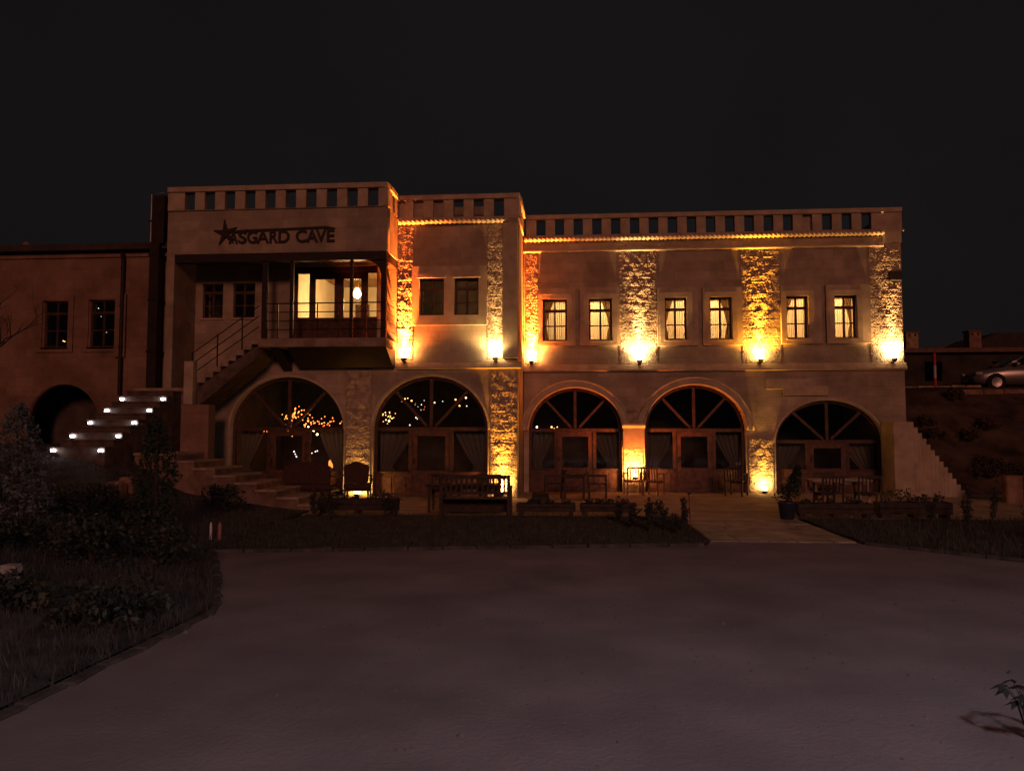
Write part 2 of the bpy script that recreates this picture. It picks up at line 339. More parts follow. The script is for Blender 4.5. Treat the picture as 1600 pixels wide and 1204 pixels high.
def stones(x0, x1, z0, z1, Y, parent, proud=.036, hmin=.24, hmax=.34, wmin=.38, wmax=.66, clip=None):
    z = z0; row = 0
    while z < z1 - .05:
        h = min(rnd.uniform(hmin, hmax), z1 - z)
        if z1 - z - h < .12: h = z1 - z
        x = x0; first = True
        while x < x1 - .02:
            w = rnd.uniform(wmin, wmax) * (.55 if first and row % 2 else 1); first = False
            w = min(w, x1 - x)
            if x1 - x - w < .16: w = x1 - x
            cx, cz = x + w / 2, z + h / 2
            if clip is None or clip(cx, cz, w, h):
                o = bpy.data.objects.new('stone', rnd.choice(sv)); C.objects.link(o); o.parent = parent
                o.location = Vector((cx, Y - .004, cz)) - world_off(parent)
                o.scale = ((w - .004) * (rnd.choice((-1, 1))), proud * rnd.uniform(.85, 1.15), (h - .004) * rnd.choice((-1, 1)))
            x += w
        z += h; row += 1
def outside(*ks):
    def c(cx, cz, w, h):
        for k in ks:
            x0, x1, zs, ri = ARCH[k]; a = (x1 - x0) / 2 + .02; m = (x0 + x1) / 2
            for px in (cx - w / 2, cx, cx + w / 2):
                for pz in (cz - h / 2, cz):
                    if abs(px - m) < a and (pz < zs or ((px - m) / a) ** 2 + ((pz - zs) / (ri + .03)) ** 2 < 1): return False
        return True
    return c
stones(-1.5, -1.12, 4.12, 7.76, YR, wall_r)
stones(1.5, 2.7, 4.12, 7.76, YR, wall_r)
stones(5.36, 6.56, 4.12, 7.76, YR, wall_r)
stones(9.3, 10.28, 4.12, 7.76, YR, wall_r)
stones(-5.18, -4.72, 4.1, 8.08, YM, wall_m, .036)
stones(-2.5, -2.05, 4.1, 8.08, YM, wall_m, .03, .3, .42, .45, .6)
stones(-6.70, -5.96, .05, 3.78, YM, wall_m, .045, clip=outside(1, 2))
stones(-2.40, -1.62, .05, 3.78, YM, wall_m, .038, clip=outside(2))
stones(1.6, 2.22, .05, 1.45, YR, wall_r, .05)
stones(1.7, 2.12, 2.24, 2.75, YR, wall_r, .05, clip=outside(3, 4))
stones(5.50, 6.26, .05, 1.75, YR, wall_r, .04, clip=outside(4, 5))
# flush dressed courses in the spandrels above the arches
# raised window panels
for x0, x1, z0, z1, wi in [(-1.12, .09, 4.72, 6.6, 0), (.23, 1.5, 4.72, 6.6, 1), (2.7, 3.99, 4.70, 6.55, 2), (4.13, 5.36, 4.70, 6.55, 3), (6.56, 7.81, 4.72, 6.57, 4), (7.95, 9.3, 4.72, 6.57, 5)]:
    pl = plate('window_panel', rect(x0, x1, z0, z1), [rect(*WIN_R[wi], 4.89, 6.24)], YR - .10, YR - .002, TRIM, H)
    a, b = WIN_R[wi]
    plate('surround', rect(a - .16, b + .16, 4.76, 6.4), [rect(a, b, 4.89, 6.24)], YR - .12, YR - .102, TRIM, pl)
pl = plate('window_panel', rect(-4.74, -2.5, 5.1, 6.85), [rect(a, b, 5.39, 6.5) for a, b in WIN_M], YM - .10, YM - .002, TRIM, H)
for a, b in WIN_M: MB().box(a - .05, b + .05, YM - .14, YM - .102, 6.5, 6.56).build('lintel', TRIM, pl)
MB().box(-2.03, -1.6, YM - .17, YM - .002, 4.1, 8.1).build('corner_panel', TRIM, H)

# string courses, ledges and rope mouldings
def moulding(name, x0, x1, Y, z0, z1, out, m=TRIM):
    return MB().prism([(Y - .001, z0), (Y - out * .6, z0), (Y - out, z0 + (z1 - z0) * .35), (Y - out, z1 - .02), (Y - out + .02, z1), (Y - .001, z1)], x0, x1, 'x').build(name, m, H)
def string_course(x0, x1, Y, z0, z1):
    return MB().prism([(Y - .001, z0), (Y - .08, z0), (Y - .12, z0 + .03), (Y - .12, z0 + .07), (Y - .02, z1), (Y - .001, z1)], x0, x1, 'x').build('string_course', TRIM, H)
string_course(-1.58, 10.34, YR, 3.88, 4.12); string_course(-5.16, -1.5, YM, 3.80, 4.0)
moulding('ledge', -1.58, 9.75, YR, 7.77, 7.86, .075)
moulding('ledge', -1.58, 10.4, YR, 8.262, 8.334, .03)
moulding('ledge', -5.2, -1.5, YM, 8.262, 8.334, .03)
def rope(x0, x1, Y, z, r=.075):
    mb = MB(); n = 12; N = int((x1 - x0) / .022); vs = []
    for i in range(N + 1):
        x = x0 + (x1 - x0) * i / N; tw = x * 2 * PI / .42
        for k in range(n):
            a = 2 * PI * k / n; rr = r * (1 + .26 * math.cos(3 * (a - tw / 1.0)))
            vs.append((x, Y + rr * math.cos(a), z + rr * math.sin(a)))
    mb.add(vs, [(i * n + k, i * n + (k + 1) % n, (i + 1) * n + (k + 1) % n, (i + 1) * n + k) for i in range(N) for k in range(n)] + [tuple(range(n)), tuple(N * n + k for k in range(n))])
    return mb.build('rope_moulding', TRIM, H, smooth=True)
rope(-1.56, 9.75, YR - .11, 8.20); rope(-5.15, -1.9, YM - .11, 8.20)
MB().box(9.75, 10.32, YR - .03, YR - .002, 7.9, 8.26).build('corner_panel', TRIM, H)

# parapets: rail, plinth and one post between each pair of openings
def parapet(x0, x1, Y, opens, blind=(), zt=9.02, th=.22, zb=8.335):
    p = MB().box(x0, x1, Y - .05, Y + th + .05, zt - .15, zt).build('parapet', TRIM, H, bevel=.012)
    MB().box(x0, x1, Y + .001, Y + th, zb, 8.345).build('plinth', TRIM, p)
    e = x0
    for i, (a, b) in enumerate(opens):
        MB().box(e, a, Y, Y + th, 8.345, zt - .15).build('post', TRIM, p, bevel=.01)
        if i in blind: MB().box(a, b, Y + th * .6, Y + th, 8.345, zt - .15).build('infill', WALL, p)
        e = b
    MB().box(e, x1, Y, Y + th, 8.345, zt - .15).build('post', TRIM, p, bevel=.01)
    return p
parapet(-1.5, 10.36, YR, [(-1.16 + .605 * k, -.86 + .605 * k) for k in range(18)], blind=(14,))
pm = parapet(-5.2, -1.54, YM, [(-5.18, -4.98)] + [(-4.73 + .605 * k, -4.43 + .605 * k) for k in range(5)], blind=(0, 1, 2))
pL = parapet(-11.67, -5.18, YL, [(-11.16 + .599 * k, -10.86 + .599 * k) for k in range(10)])
def parapet_side(x, y0, y1, zb=8.335):
    th = .22; p = MB().box(x - th - .05, x + .05, y0, y1, 8.872, 9.022).build('parapet', TRIM, H, bevel=.012)
    MB().box(x - th, x, y0, y1, zb, 8.345).build('plinth', TRIM, p)
    n = max(1, int((y1 - y0) / .6)); w = (y1 - y0) / n
    for i in range(n):
        MB().box(x - th, x, y0 + w * i, y0 + w * i + (w - .3) / 2 , 8.345, 8.87).build('post', TRIM, p)
        MB().box(x - th, x, y0 + w * (i + 1) - (w - .3) / 2, y0 + w * (i + 1), 8.345, 8.87).build('post', TRIM, p)
parapet_side(-5.2, YL + .275, YM - .06); parapet_side(-1.56, YM + .275, YR - .06); parapet_side(10.34, YR + .28, 29.9)
# stair head on the roof behind the middle parapet
MB().box(-5.4, -2.7, YM + 1.2, YM + 3.0, 8.345, 9.0).build('roof_cabin', WALL, H)

# stepped stone blocks over the last arch
MB().box(6.04, 7.57, YR - .07, YR - .002, 3.3, 3.62).build('relief_block', TRIM, H, bevel=.01)
MB().box(6.57, 7.95, YR - .10, YR - .072, 3.1, 3.40).build('relief_block', TRIM, H, bevel=.008)

# arch mouldings
def arch_band(k, w, proud, Y, z0=None, m=TRIM):
    x0, x1, zs, ri = ARCH[k]; n = 30; cx = (x0 + x1) / 2; a = (x1 - x0) / 2; mb = MB()
    inner = [(cx + a * math.cos(PI * t / n), zs + ri * math.sin(PI * t / n)) for t in range(n + 1)]
    outer = [(cx + (a + w) * math.cos(PI * t / n), zs + (ri + w) * math.sin(PI * t / n)) for t in range(n + 1)]
    # voussoirs: one piece per three segments
    par = None; gap = .004
    base = thing_part('arch_moulding', H)
    for s in range(0, n, 2):
        t0, t1 = s, s + 2; v = MB()
        poly = [inner[i] for i in range(t0, t1 + 1)] + [outer[i] for i in range(t1, t0 - 1, -1)]
        v.prism(poly, Y - proud, Y - .002); v.build('voussoir', m, base, bevel=.006)
    if w > .2:
        for off in (.035, w - .035):
            MB().tube([(cx + (a + off) * math.cos(PI * t / n), Y - proud - .006, zs + (ri + off) * math.sin(PI * t / n)) for t in range(n + 1)], .03, 8).build('roll_moulding', m, base, smooth=True)
    return base
def thing_part(name, parent):
    o = bpy.data.objects.new(name, None); C.objects.link(o); o.parent = parent; o.location = -world_off(parent) ; return o
arch_band(3, .26, .10, YR); arch_band(4, .26, .10, YR)
for k, Y in ((1, YM), (2, YM), (5, YR)): arch_band(k, .07, .05, Y)
# pier capital between arches three and four
MB().prism([(YR - .001, 2.08), (YR - .21, 2.08), (YR - .26, 2.16), (YR - .26, 2.22), (YR - .001, 2.22)], 1.56, 2.27, 'x').build('capital', TRIM, H)
MB().box(1.58, 2.25, YR - .20, YR - .002, 1.47, 2.078).build('pier_block', TRIM, H)

# ------------------------------------------------------------------ glazed arches
def arch_window(k, Y, leaf, curtains=()):
    x0, x1, zs, ri = ARCH[k]; cx = (x0 + x1) / 2; a = (x1 - x0) / 2; y0, y1 = Y + .18, Y + .26
    x0 += .005; x1 -= .005
    inn = [(cx + (a - .09) * math.cos(PI * t / 28), zs + (ri - .09) * math.sin(PI * t / 28)) for t in range(29)]
    out = [(cx + (a - .003) * math.cos(PI * t / 28), zs + (ri - .003) * math.sin(PI * t / 28)) for t in range(29)]
    mb = MB()
    poly_o = [(x1, .05)] + out + [(x0, .05)]; poly_i = [(x1 - .085, .05)] + inn + [(x0 + .085, .05)]
    for i in range(len(poly_o) - 1): mb.prism([poly_o[i], poly_o[i + 1], poly_i[i + 1], poly_i[i]], y0, y1)
    w = mb.build('arch_window', WOOD, H)
    d0, d1 = cx - .62, cx + .62
    MB().box(x0 + .06, x1 - .06, y0 - .02, y1 + .02, zs - .05, zs + .06).build('transom', WOOD, w)
    MB().box(cx - .045, cx + .045, y0 - .012, y1 + .012, zs + .06, zs + ri - .07).build('mullion', WOOD, w)
    for s in (-1, 1):
        ex, ez = cx + s * (a - .07) * math.cos(PI * .27), zs + (ri - .07) * math.sin(PI * .27)
        MB().bar((cx + s * .12, (y0 + y1) / 2, zs + .08), (ex, (y0 + y1) / 2, ez), .075, .09, (0, 1, 0)).build('mullion', WOOD, w)
    for dx in (d0, d1): MB().box(dx - .05, dx + .05, y0 - .015, y1 + .015, .05, zs - .05).build('mullion', WOOD, w)
    MB().box(x0 + .06, d0 - .05, y0 - .01, y1 + .01, .05, .74).build('base_panel', DOORW, w); MB().box(d1 + .05, x1 - .06, y0 - .01, y1 + .01, .05, .74).build('base_panel', DOORW, w)
    MB().box(x0 + .04, d0 - .05, y0 - .06, y1, .742, .79).build('sill', WOOD, w); MB().box(d1 + .05, x1 - .04, y0 - .06, y1, .742, .79).build('sill', WOOD, w)
    for a0, a1 in ((x0 + .12, d0 - .1), (d1 + .1, x1 - .12)):
        for q in (0, 1):
            m0 = a0 + (a1 - a0) * q / 2
            MB().box(m0 + .03, m0 + (a1 - a0) / 2 - .03, y0 - .022, y0 - .012, .16, .64).build('raised_field', DOORW, w, bevel=.006)
    # door
    if leaf:
        dl = plate('door', rect(d0 + .052, d1 - .052, .06, zs - .052), [rect(d0 + .2, d1 - .2, .82, zs - .2)], y0, y1, DOORW, w)
        dl.location = Vector((0, 0, 0)) - world_off(w)
        MB().box(d0 + .22, d1 - .22, y0 - .012, y0 - .001, .2, .7).build('raised_field', DOORW, w, bevel=.006)
        MB().box(d0 + .1, d0 + .13, y0 - .05, y0 - .001, 1.0, 1.16).build('handle', IRON, w)
        MB().box(d0 + .2, d1 - .2, y0 + .035, y0 + .043, .82, zs - .2).build('pane', GLASS, w)
    yg0, yg1 = (y0 + y1) / 2 - .004, (y0 + y1) / 2 + .004
    MB().box(x0 + .08, d0 - .05, yg0, yg1, .79, zs - .05).build('pane', GLASS, w); MB().box(d1 + .05, x1 - .08, yg0, yg1, .79, zs - .05).build('pane', GLASS, w)
    # four fan panes
    A = [i for i in range(0, 29)]
    cuts = [0, int(28 * .27), 14, 28 - int(28 * .27), 28]
    for q in range(4):
        poly = [(cx, zs + .06)] + [(cx + (a - .06) * math.cos(PI * t / 28), max(zs + .06, zs + (ri - .06) * math.sin(PI * t / 28))) for t in range(cuts[q], cuts[q + 1] + 1)]
        MB().prism(poly, yg0 + q * .0005, yg1 + q * .0005).build('pane', GLASS, w)
    for cxs, wd, fl_ in curtains:
        def fn(u, v, cxs=cxs, wd=wd, fl_=fl_):
            z = .12 + (zs - .1) * v; tie = .42
            ww = wd * (.34 + .66 * min(1, abs(v - tie) / .5) ** .8); x = cxs + fl_ * (u * ww)
            return (x, Y + .5 + .035 * math.sin(u * 30) + .02 * math.sin(v * 5 + u * 8), z)
        MB().sheet(fn, 36, 20).build('curtain', NET, w, smooth=True)
    return w
arch_window(1, YM, True, [(-6.95, .7, -1), (-10.1, .7, 1)])
arch_window(2, YM, True, [(-5.78, 1.0, 1), (-2.6, .9, -1)])
arch_window(3, YR, True, [(-1.3, .7, 1), (1.45, .9, -1)])
arch_window(4, YR, True, [(2.4, .95, 1), (5.3, .8, -1)])
arch_window(5, YR, True, [(6.45, .8, 1), (9.45, 1.0, -1)])
# dining room shell
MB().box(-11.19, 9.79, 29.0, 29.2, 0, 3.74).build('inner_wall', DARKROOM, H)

# ------------------------------------------------------------------ upstairs windows
def window(x0, x1, z0, z1, Y, lit=False, drape=None, parent=H, col=WOOD):
    f = .055; ys = Y + .10; ye = Y + .17; zt = z1 - (z1 - z0) * .27; zm = z0 + (zt - z0) * .5; xm = (x0 + x1) / 2
    w = plate('window', rect(x0 + .002, x1 - .002, z0 + .002, z1 - .002), [rect(x0 + f, x1 - f, z0 + f, z1 - f)], ys, ye, col, parent)
    MB().box(x0 + f, x1 - f, ys - .012, ye - .012, zt - .045, zt + .045).build('transom', col, w)
    MB().box(xm - .03, xm + .03, ys - .006, ye - .006, z0 + f, zt - .045).build('mullion', col, w)
    MB().box(xm - .025, xm + .025, ys - .006, ye - .006, zt + .045, z1 - f).build('mullion', col, w)
    for a, b in ((x0 + f, xm - .03), (xm + .03, x1 - f)): MB().box(a, b, ys + .01, ye - .02, zm - .018, zm + .018).build('glazing_bar', col, w)
    for a, b in ((x0 + f, xm - .025), (xm + .025, x1 - f)):
        for c, d in ((z0 + f, zm - .018), (zm + .018, zt - .045), (zt + .045, z1 - f)): MB().box(a, b, ys + .032, ys + .038, c, d).build('pane', GLASS, w)
    MB().box(x0 - .02, x1 + .02, Y - (.2 if parent is H and Y == YR else .05), ys - .002, z0 - .05, z0 + .001).build('sill', TRIM, w)
    if lit:
        MB().sheet(lambda u, v: (x0 + .04 + (x1 - x0 - .08) * u, Y + .42 + .016 * math.sin(u * 62) + .008 * math.sin(u * 23 + 1), z0 - .05 + (z1 - z0 + .1) * v), 60, 4).build('sheer_curtain', SHEER, w, smooth=True)
        s = drape
        def fn(u, v):
            tie = .38; wd = (x1 - x0) * (.10 + .36 * min(1, max(0, (v - tie) / .62)) ** 1.35 if v > tie else 0.10 + .12 * ((tie - v) / tie) ** .7)
            xb = x0 + .02 if s < 0 else x1 - .02
            return (xb - s * wd * u, Y + .34 + .018 * math.sin(u * 20), z0 - .06 + (z1 - z0 + .12) * v)
        MB().sheet(fn, 24, 24).build('drape', DRAPE, w, smooth=True)
    return w
for i, (a, b) in enumerate(WIN_R): window(a, b, 4.89, 6.24, YR, True, -1 if i % 2 == 0 else 1)
for a, b in WIN_M: window(a, b, 5.39, 6.5, YM)
for a, b in WIN_S: window(a, b, 5.39, 6.47, YM)
def lamp(name, kind, loc, power, col, parent=None, rot=None, size=None, blend=1.0, r=.05):
    d = bpy.data.lights.new(name, kind); d.energy = power; d.color = col; d.shadow_soft_size = r
    if kind == 'SPOT': d.spot_size = math.radians(size); d.spot_blend = blend
    o = bpy.data.objects.new(name, d); C.objects.link(o)
    if parent is not None: o.parent = parent; o.location = Vector(loc) - world_off(parent)
    else: o.location = loc
    if rot: o.rotation_euler = rot
    return o
# three bedrooms behind the lit windows
for i, (xa, xb) in enumerate(((-1.5, 2.1), (2.15, 5.95), (6.0, 9.75))):
    MB().box(xa, xb, 28.0, 28.1, 3.96, 8.25).build('inner_wall', PLASTER, H)
    MB().box(xb, xb + .045, YR + .51, 28.0, 3.96, 8.25).build('inner_wall', PLASTER, H)
    MB().box(xa, xb, YR + .52, 28, 7.9, 7.95).build('ceiling', PLANK, H)
    lx = (xa + xb) / 2 + .3
    cl = thing('ceiling_lamp', ['frosted globe lamp hung in the bedroom beside the courtyard corner', 'frosted globe lamp hung in the middle upstairs bedroom', 'frosted globe lamp hung in the bedroom at the gable end'][i], 'lamp', (lx, 26.9, 7.89))
    MB().tube([(lx, 26.9, 7.89), (lx, 26.9, 7.4)], .012, 6).build('cord', IRON, cl)
    MB().lathe([(.02, .13), (.09, .09), (.13, 0), (.09, -.09), (.02, -.13)], (lx, 26.9, 7.3)).build('globe', mat('lamp_globe', (.8, .75, .6), .4, emit=(1, .62, .28), es=9), cl, smooth=True)
    lamp('light_point', 'POINT', (lx, 26.5, 6.9), 640, (1, .54, .20), cl, r=.15)

# ------------------------------------------------------------------ loggia, balcony and hall door
MB().box(-11.42, -5.22, YL + .02, YL + .26, 6.82, 7.056).build('beam', BEAM, H)
MB().box(-11.42, -5.46, YL + .262, YM - .003, 7.02, 7.057).build('loggia_ceiling', WOOD, H)
MB().box(-5.44, -5.22, YL + .262, YM - .003, 6.8, 7.055).build('beam', BEAM, H)
for px, w in ((-8.77, .14), (-7.97, .10), (-6.24, .09), (-5.31, .15)):
    MB().box(px - w / 2, px + w / 2, YL + .06, YL + .06 + w, 4.6, 6.82).build('loggia_post', BEAM, H, bevel=.01)
def brace(fn):
    n = 8; mb = MB()
    for i in range(n):
        t0, t1 = PI / 2 * i / n, PI / 2 * (i + 1) / n
        a = [fn(.5 - .5 * math.cos(t), .5 - .5 * math.sin(t)) for t in (t0, t1)]
        mb.add([(*a[0][0], ), (*a[1][0],), (*a[1][1],), (*a[0][1],), (*a[0][2],), (*a[1][2],), (*a[1][3],), (*a[0][3],)], [(0, 1, 2, 3), (4, 5, 6, 7), (0, 1, 5, 4), (1, 2, 6, 5), (2, 3, 7, 6), (3, 0, 4, 7)])
    return mb
def brace_x(x_post, s, yb, z):      # spandrel brace in the front plane
    mb = MB(); n = 10; pts = [(x_post + s * .48 * (1 - math.cos(PI / 2 * i / n)), z - .48 + .48 * math.sin(PI / 2 * i / n)) for i in range(n + 1)]
    poly = pts + [(x_post + s * .48, z), (x_post, z)]
    return mb.prism(poly[::-1], yb, yb + .08)
brace_x(-5.385, -1, YL + .09, 6.819).build('brace', BEAM, H)
brace_x(-5.30, 1, YL, 6.74)
mb = MB(); n = 10; pts = [(YL + .21 + .48 * (1 - math.cos(PI / 2 * i / n)), 6.31 + .48 * math.sin(PI / 2 * i / n)) for i in range(n + 1)]
mb.prism(pts + [(YL + .69, 6.799), (YL + .21, 6.799)], -5.36, -5.28, 'x').build('brace', BEAM, H)
SLABM = mat('balcony_slab', (.30, .22, .17), .9, .2, 3, .3, 30)
bal = MB().box(-8.9, -5.2, YL, YM - .002, 4.36, 4.6).build('balcony', SLABM, H, bevel=.01)
MB().prism([(YL + .12, 4.358), (YM - .004, 4.358), (YM - .004, 3.86), (YM - .25, 3.86)], -8.1, -5.24, 'x').build('haunch', BEAM, bal)
MB().prism([(YL + .1, 4.358), (YM - .004, 4.358), (YM - .004, 3.8), (YM - .15, 3.8)], -8.6, -8.36, 'x').build('bracket', BEAM, bal)
rl = MB()
for z in (4.85, 5.1, 5.35, 5.6): rl.tube([(-8.7, YL + .05, z), (-5.25, YL + .05, z)], .013 if z < 5.5 else .02, 6)
rail = thing_part('railing', H)
for z in (4.85, 5.1, 5.35, 5.6):
    MB().tube([(-8.7, YL + .045, z), (-5.25, YL + .045, z)], .014 if z < 5.5 else .02, 6).build('rail', IRON, rail)
    MB().tube([(-5.25, YL + .045, z), (-5.25, YM - .05, z)], .014 if z < 5.5 else .02, 6).build('rail', IRON, rail)
for px in (-8.35, -7.2, -6.6, -5.8): MB().box(px - .014, px + .014, YL + .03, YL + .06, 4.6, 5.6).build('baluster', IRON, rail)
# hall door with side lights
hd = thing_part('hall_door', H); ya, yb = YM + .12, YM + .2
MB().box(-8.398, -5.802, ya - .03, yb + .03, 6.78, 6.93).build('door_head', DOORW, hd)
plate('side_light', rect(-8.398, -7.86, 4.602, 6.778), [rect(-8.29, -7.92, 5.4, 6.74)], ya, yb, DOORW, hd)
plate('door_leaf', rect(-7.858, -7.012, 4.61, 6.778), [rect(-7.74, -7.15, 5.39, 6.56)], ya + .01, yb - .01, DOORW, hd)
plate('door_leaf', rect(-7.008, -6.202, 4.61, 6.778), [rect(-6.87, -6.33, 5.39, 6.56)], ya + .01, yb - .01, DOORW, hd)
plate('side_light', rect(-6.198, -5.802, 4.602, 6.778), [rect(-6.13, -5.85, 5.4, 6.73)], ya, yb, DOORW, hd)
for a, b, c, d in ((-8.29, -7.92, 5.4, 6.74), (-7.74, -7.15, 5.39, 6.56), (-6.87, -6.33, 5.39, 6.56), (-6.13, -5.85, 5.4, 6.73)): MB().box(a, b, ya + .036, ya + .042, c, d).build('pane', GLASS, hd)
for a, b in ((-7.76, -7.12), (-6.9, -6.3)): MB().box(a, b, ya - .004, ya + .008, 4.75, 5.25).build('raised_field', DOORW, hd, bevel=.006)
MB().box(-7.09, -7.06, ya - .05, ya + .008, 5.25, 5.42).build('handle', IRON, hd)
# hall behind
MB().box(-8.75, -8.6, YM + .51, 28, 3.96, 8.25).build('inner_wall', PLASTER, H); MB().box(-5.6, -5.5, YM + .51, 28, 3.96, 8.25).build('inner_wall', PLASTER, H)
MB().box(-8.6, -5.6, 27.6, 27.7, 3.96, 8.25).build('inner_wall', PLASTER, H)
MB().box(-8.6, -5.6, YM + .51, 27.6, 3.96, 4.58).build('hall_floor', PLANK, H)
hc = thing_part('hall_ceiling', H)
for i in range(26):
    y0 = YM + .52 + i * .195; MB().box(-8.6, -5.6, y0, y0 + .18, 7.25 + .004 * (i % 2), 7.29).build('plank', PLANK, hc)
MB().box(-7.9, -7.4, 27.5, 27.59, 4.6, 6.6).build('inner_door', DOORW, H)
pl_ = thing('pendant_lamp', 'glowing pear shaped pendant lamp seen through the balcony door', 'lamp', (-6.93, 24.3, 7.24))
MB().tube([(-6.93, 24.3, 7.245), (-6.93, 24.3, 6.72)], .01, 6).build('cord', IRON, pl_)
MB().lathe([(.05, 6.76), (.07, 6.66), (.06, 6.6)], (-6.93, 24.3, 0)).build('collar', mat('brass', (.6, .42, .15), .35, metal=1), pl_)
MB().lathe([(.045, 6.6), (.08, 6.54), (.125, 6.44), (.125, 6.36), (.08, 6.29), (.02, 6.26)], (-6.93, 24.3, 0)).build('shade', mat('hall_shade', (.9, .8, .6), .4, emit=(1, .72, .38), es=14), pl_, smooth=True)
lamp('light_point', 'POINT', (-6.93, 24.3, 6.1), 260, (1, .58, .22), pl_, r=.12)

# sign
SIGN = mat('sign_letter', (.035, .022, .018), .5, .2, 20)
sg = thing('hotel_sign', 'dark raised lettering ASGARD CAVE with a star and sweep on the wall above the balcony', 'sign', (-8.4, YL - .02, 7.3))
def letter(ch, x, z, h, w):
    cu = bpy.data.curves.new('letter', 'FONT'); cu.body = ch; cu.extrude = .025; cu.offset = .018; cu.size = 1.0
    t = bpy.data.objects.new('letter', cu); C.objects.link(t); dg = bpy.context.evaluated_depsgraph_get(); me = bpy.data.meshes.new_from_object(t.evaluated_get(dg))
    bpy.data.objects.remove(t); bpy.data.curves.remove(cu)
    xs = [v.co.x for v in me.vertices]; ys = [v.co.y for v in me.vertices]
    for v in me.vertices: v.co = (x + (v.co.x - min(xs)) / (max(xs) - min(xs)) * w, YL - .03 - v.co.z, z + (v.co.y - min(ys)) / (max(ys) - min(ys)) * h)
    me.materials.clear(); me.materials.append(SIGN)
    for p_ in me.polygons: p_.material_index = 0
    return obj('letter', me, sg)
for ch, xa, xb in zip('ASGARDCAVE', (-9.80, -9.52, -9.26, -8.98, -8.60, -8.34, -7.83, -7.52, -7.25, -6.93), (-9.54, -9.28, -8.97, -8.62, -8.36, -8.02, -7.52, -7.20, -6.95, -6.71)): letter(ch, xa, 7.33, .36, xb - xa)
st = []
for i in range(10):
    a = PI / 2 + .10 + i * PI / 5; r = .40 if i % 2 == 0 else .12
    st.append((-9.90 + r * math.cos(a) * .92, 7.64 + r * math.sin(a)))
MB().prism(st, YL - .075, YL - .005).build('star', SIGN, sg)
sw = [(-9.75, 7.70), (-9.3, 7.735), (-8.2, 7.75), (-7.2, 7.78), (-6.95, 7.79), (-6.68, 7.72), (-6.9, 7.725), (-8.2, 7.69), (-9.3, 7.66), (-9.7, 7.63)]
MB().prism(sw, YL - .05, YL - .006).build('sweep', SIGN, sg)

# wall equipment at the gable end and a small flood on the cornice
eb = thing('vent_box', 'dark metal box fixed high on the gable corner', 'box', (10.03, YR - .1, 6.64))
MB().box(9.86, 10.2, YR - .25, YR - .07, 6.66, 6.95).build('case', IRON, eb, bevel=.01); 
for q in range(4): MB().box(9.9, 10.16, YR - .262, YR - .252, 6.70 + q * .06, 6.735 + q * .06).build('louvre', IRON, eb)

# ------------------------------------------------------------------ flood lamps
FL = [  # x, Y wall, z base, colour, core colour, near, wash, beam, beam angle, label
 (-4.95, YM, 4.02, (1, .16, .018), (1, .40, .11), 130, 420, 15000, 46, 'orange uplight on the ledge beside the balcony'),
 (-2.24, YM, 4.02, (1, .56, .17), (1, .66, .30), 70, 230, 1000, 24, 'pale yellow uplight on the ledge at the projecting bay corner'),
 (-1.32, YR, 4.13, (1, .16, .018), (1, .40, .11), 130, 420, 13000, 46, 'orange uplight in the inner corner where the long wing starts'),
 (2.12, YR, 4.13, (1, .52, .17), (1, .66, .30), 70, 460, 2700, 28, 'pale yellow uplight on the ledge between second and third bedroom windows'),
 (5.88, YR, 4.13, (1, .36, .025), (1, .55, .16), 80, 560, 5200, 29, 'amber uplight on the ledge between fourth and fifth bedroom windows'),
 (9.93, YR, 4.13, (1, .50, .16), (1, .66, .30), 70, 380, 2000, 24, 'pale yellow uplight on the ledge at the gable corner'),
 (-6.30, YM, .05, (1, .42, .045), (1, .52, .12), 120, 12, 70, 30, 'amber ground uplight glowing behind the armchair'),
 (-2.05, YM, .12, (1, .36, .03), (1, .55, .16), 70, 150, 1700, 40, 'amber ground uplight at the pier behind the garden bench'),
 (1.93, YR, .45, (1, .17, .014), (1, .42, .12), 170, 560, 200, 60, 'orange ground uplight behind the slatted chair between two arches'),
 (5.92, YR, .05, (1, .44, .05), (1, .58, .18), 45, 60, 460, 36, 'yellow ground uplight on the pier beside the potted tree')]
FHOUSE = mat('flood_housing', (.04, .04, .04), .5, .2, 20, metal=.5)
for i, (x, Y, z, c, cc, pn, pw, pb_, ba, lab) in enumerate(FL):
    yc = Y - (.31 if i == 8 else .19)
    t = thing('flood_lamp', lab, 'lamp', (x, yc, z), group='uplights washing the facade')
    up = z + .09
    MB().box(x - .05, x + .05, yc - .04, Y - .01 if i < 6 else yc + .04, z, z + .02).build('foot', FHOUSE, t)
    MB().lathe([(.04, z + .02), (.075, z + .035), (.085, up), (.09, up + .015)], (x, yc, 0), 16).build('housing', FHOUSE, t, smooth=True)
    MB().lathe([(.085, up + .015), (.10, up + .04), (.09, up + .08), (.06, up + .11), (.02, up + .12)], (x, yc, 0), 16).build('lens', mat('flood_lens_%d' % i, (.9, .8, .6), .3, emit=cc, es=26), t, smooth=True)
    yl = yc
    lamp('near_glow', 'SPOT', (x, yc - .01, up + .17), pn, cc, t, (math.radians(180 - 75), 0, 0), 170, .5, .08)
    lamp('wash', 'SPOT', (x, yl, up + .15), pw, c, t, (math.radians(180 - 4), 0, 0), 160, .6, .04)
    lamp('beam', 'SPOT', (x, yl + .04, up + .15), pb_, c, t, (math.radians(180 - 2.5), 0, 0), ba, 1.0, .03)

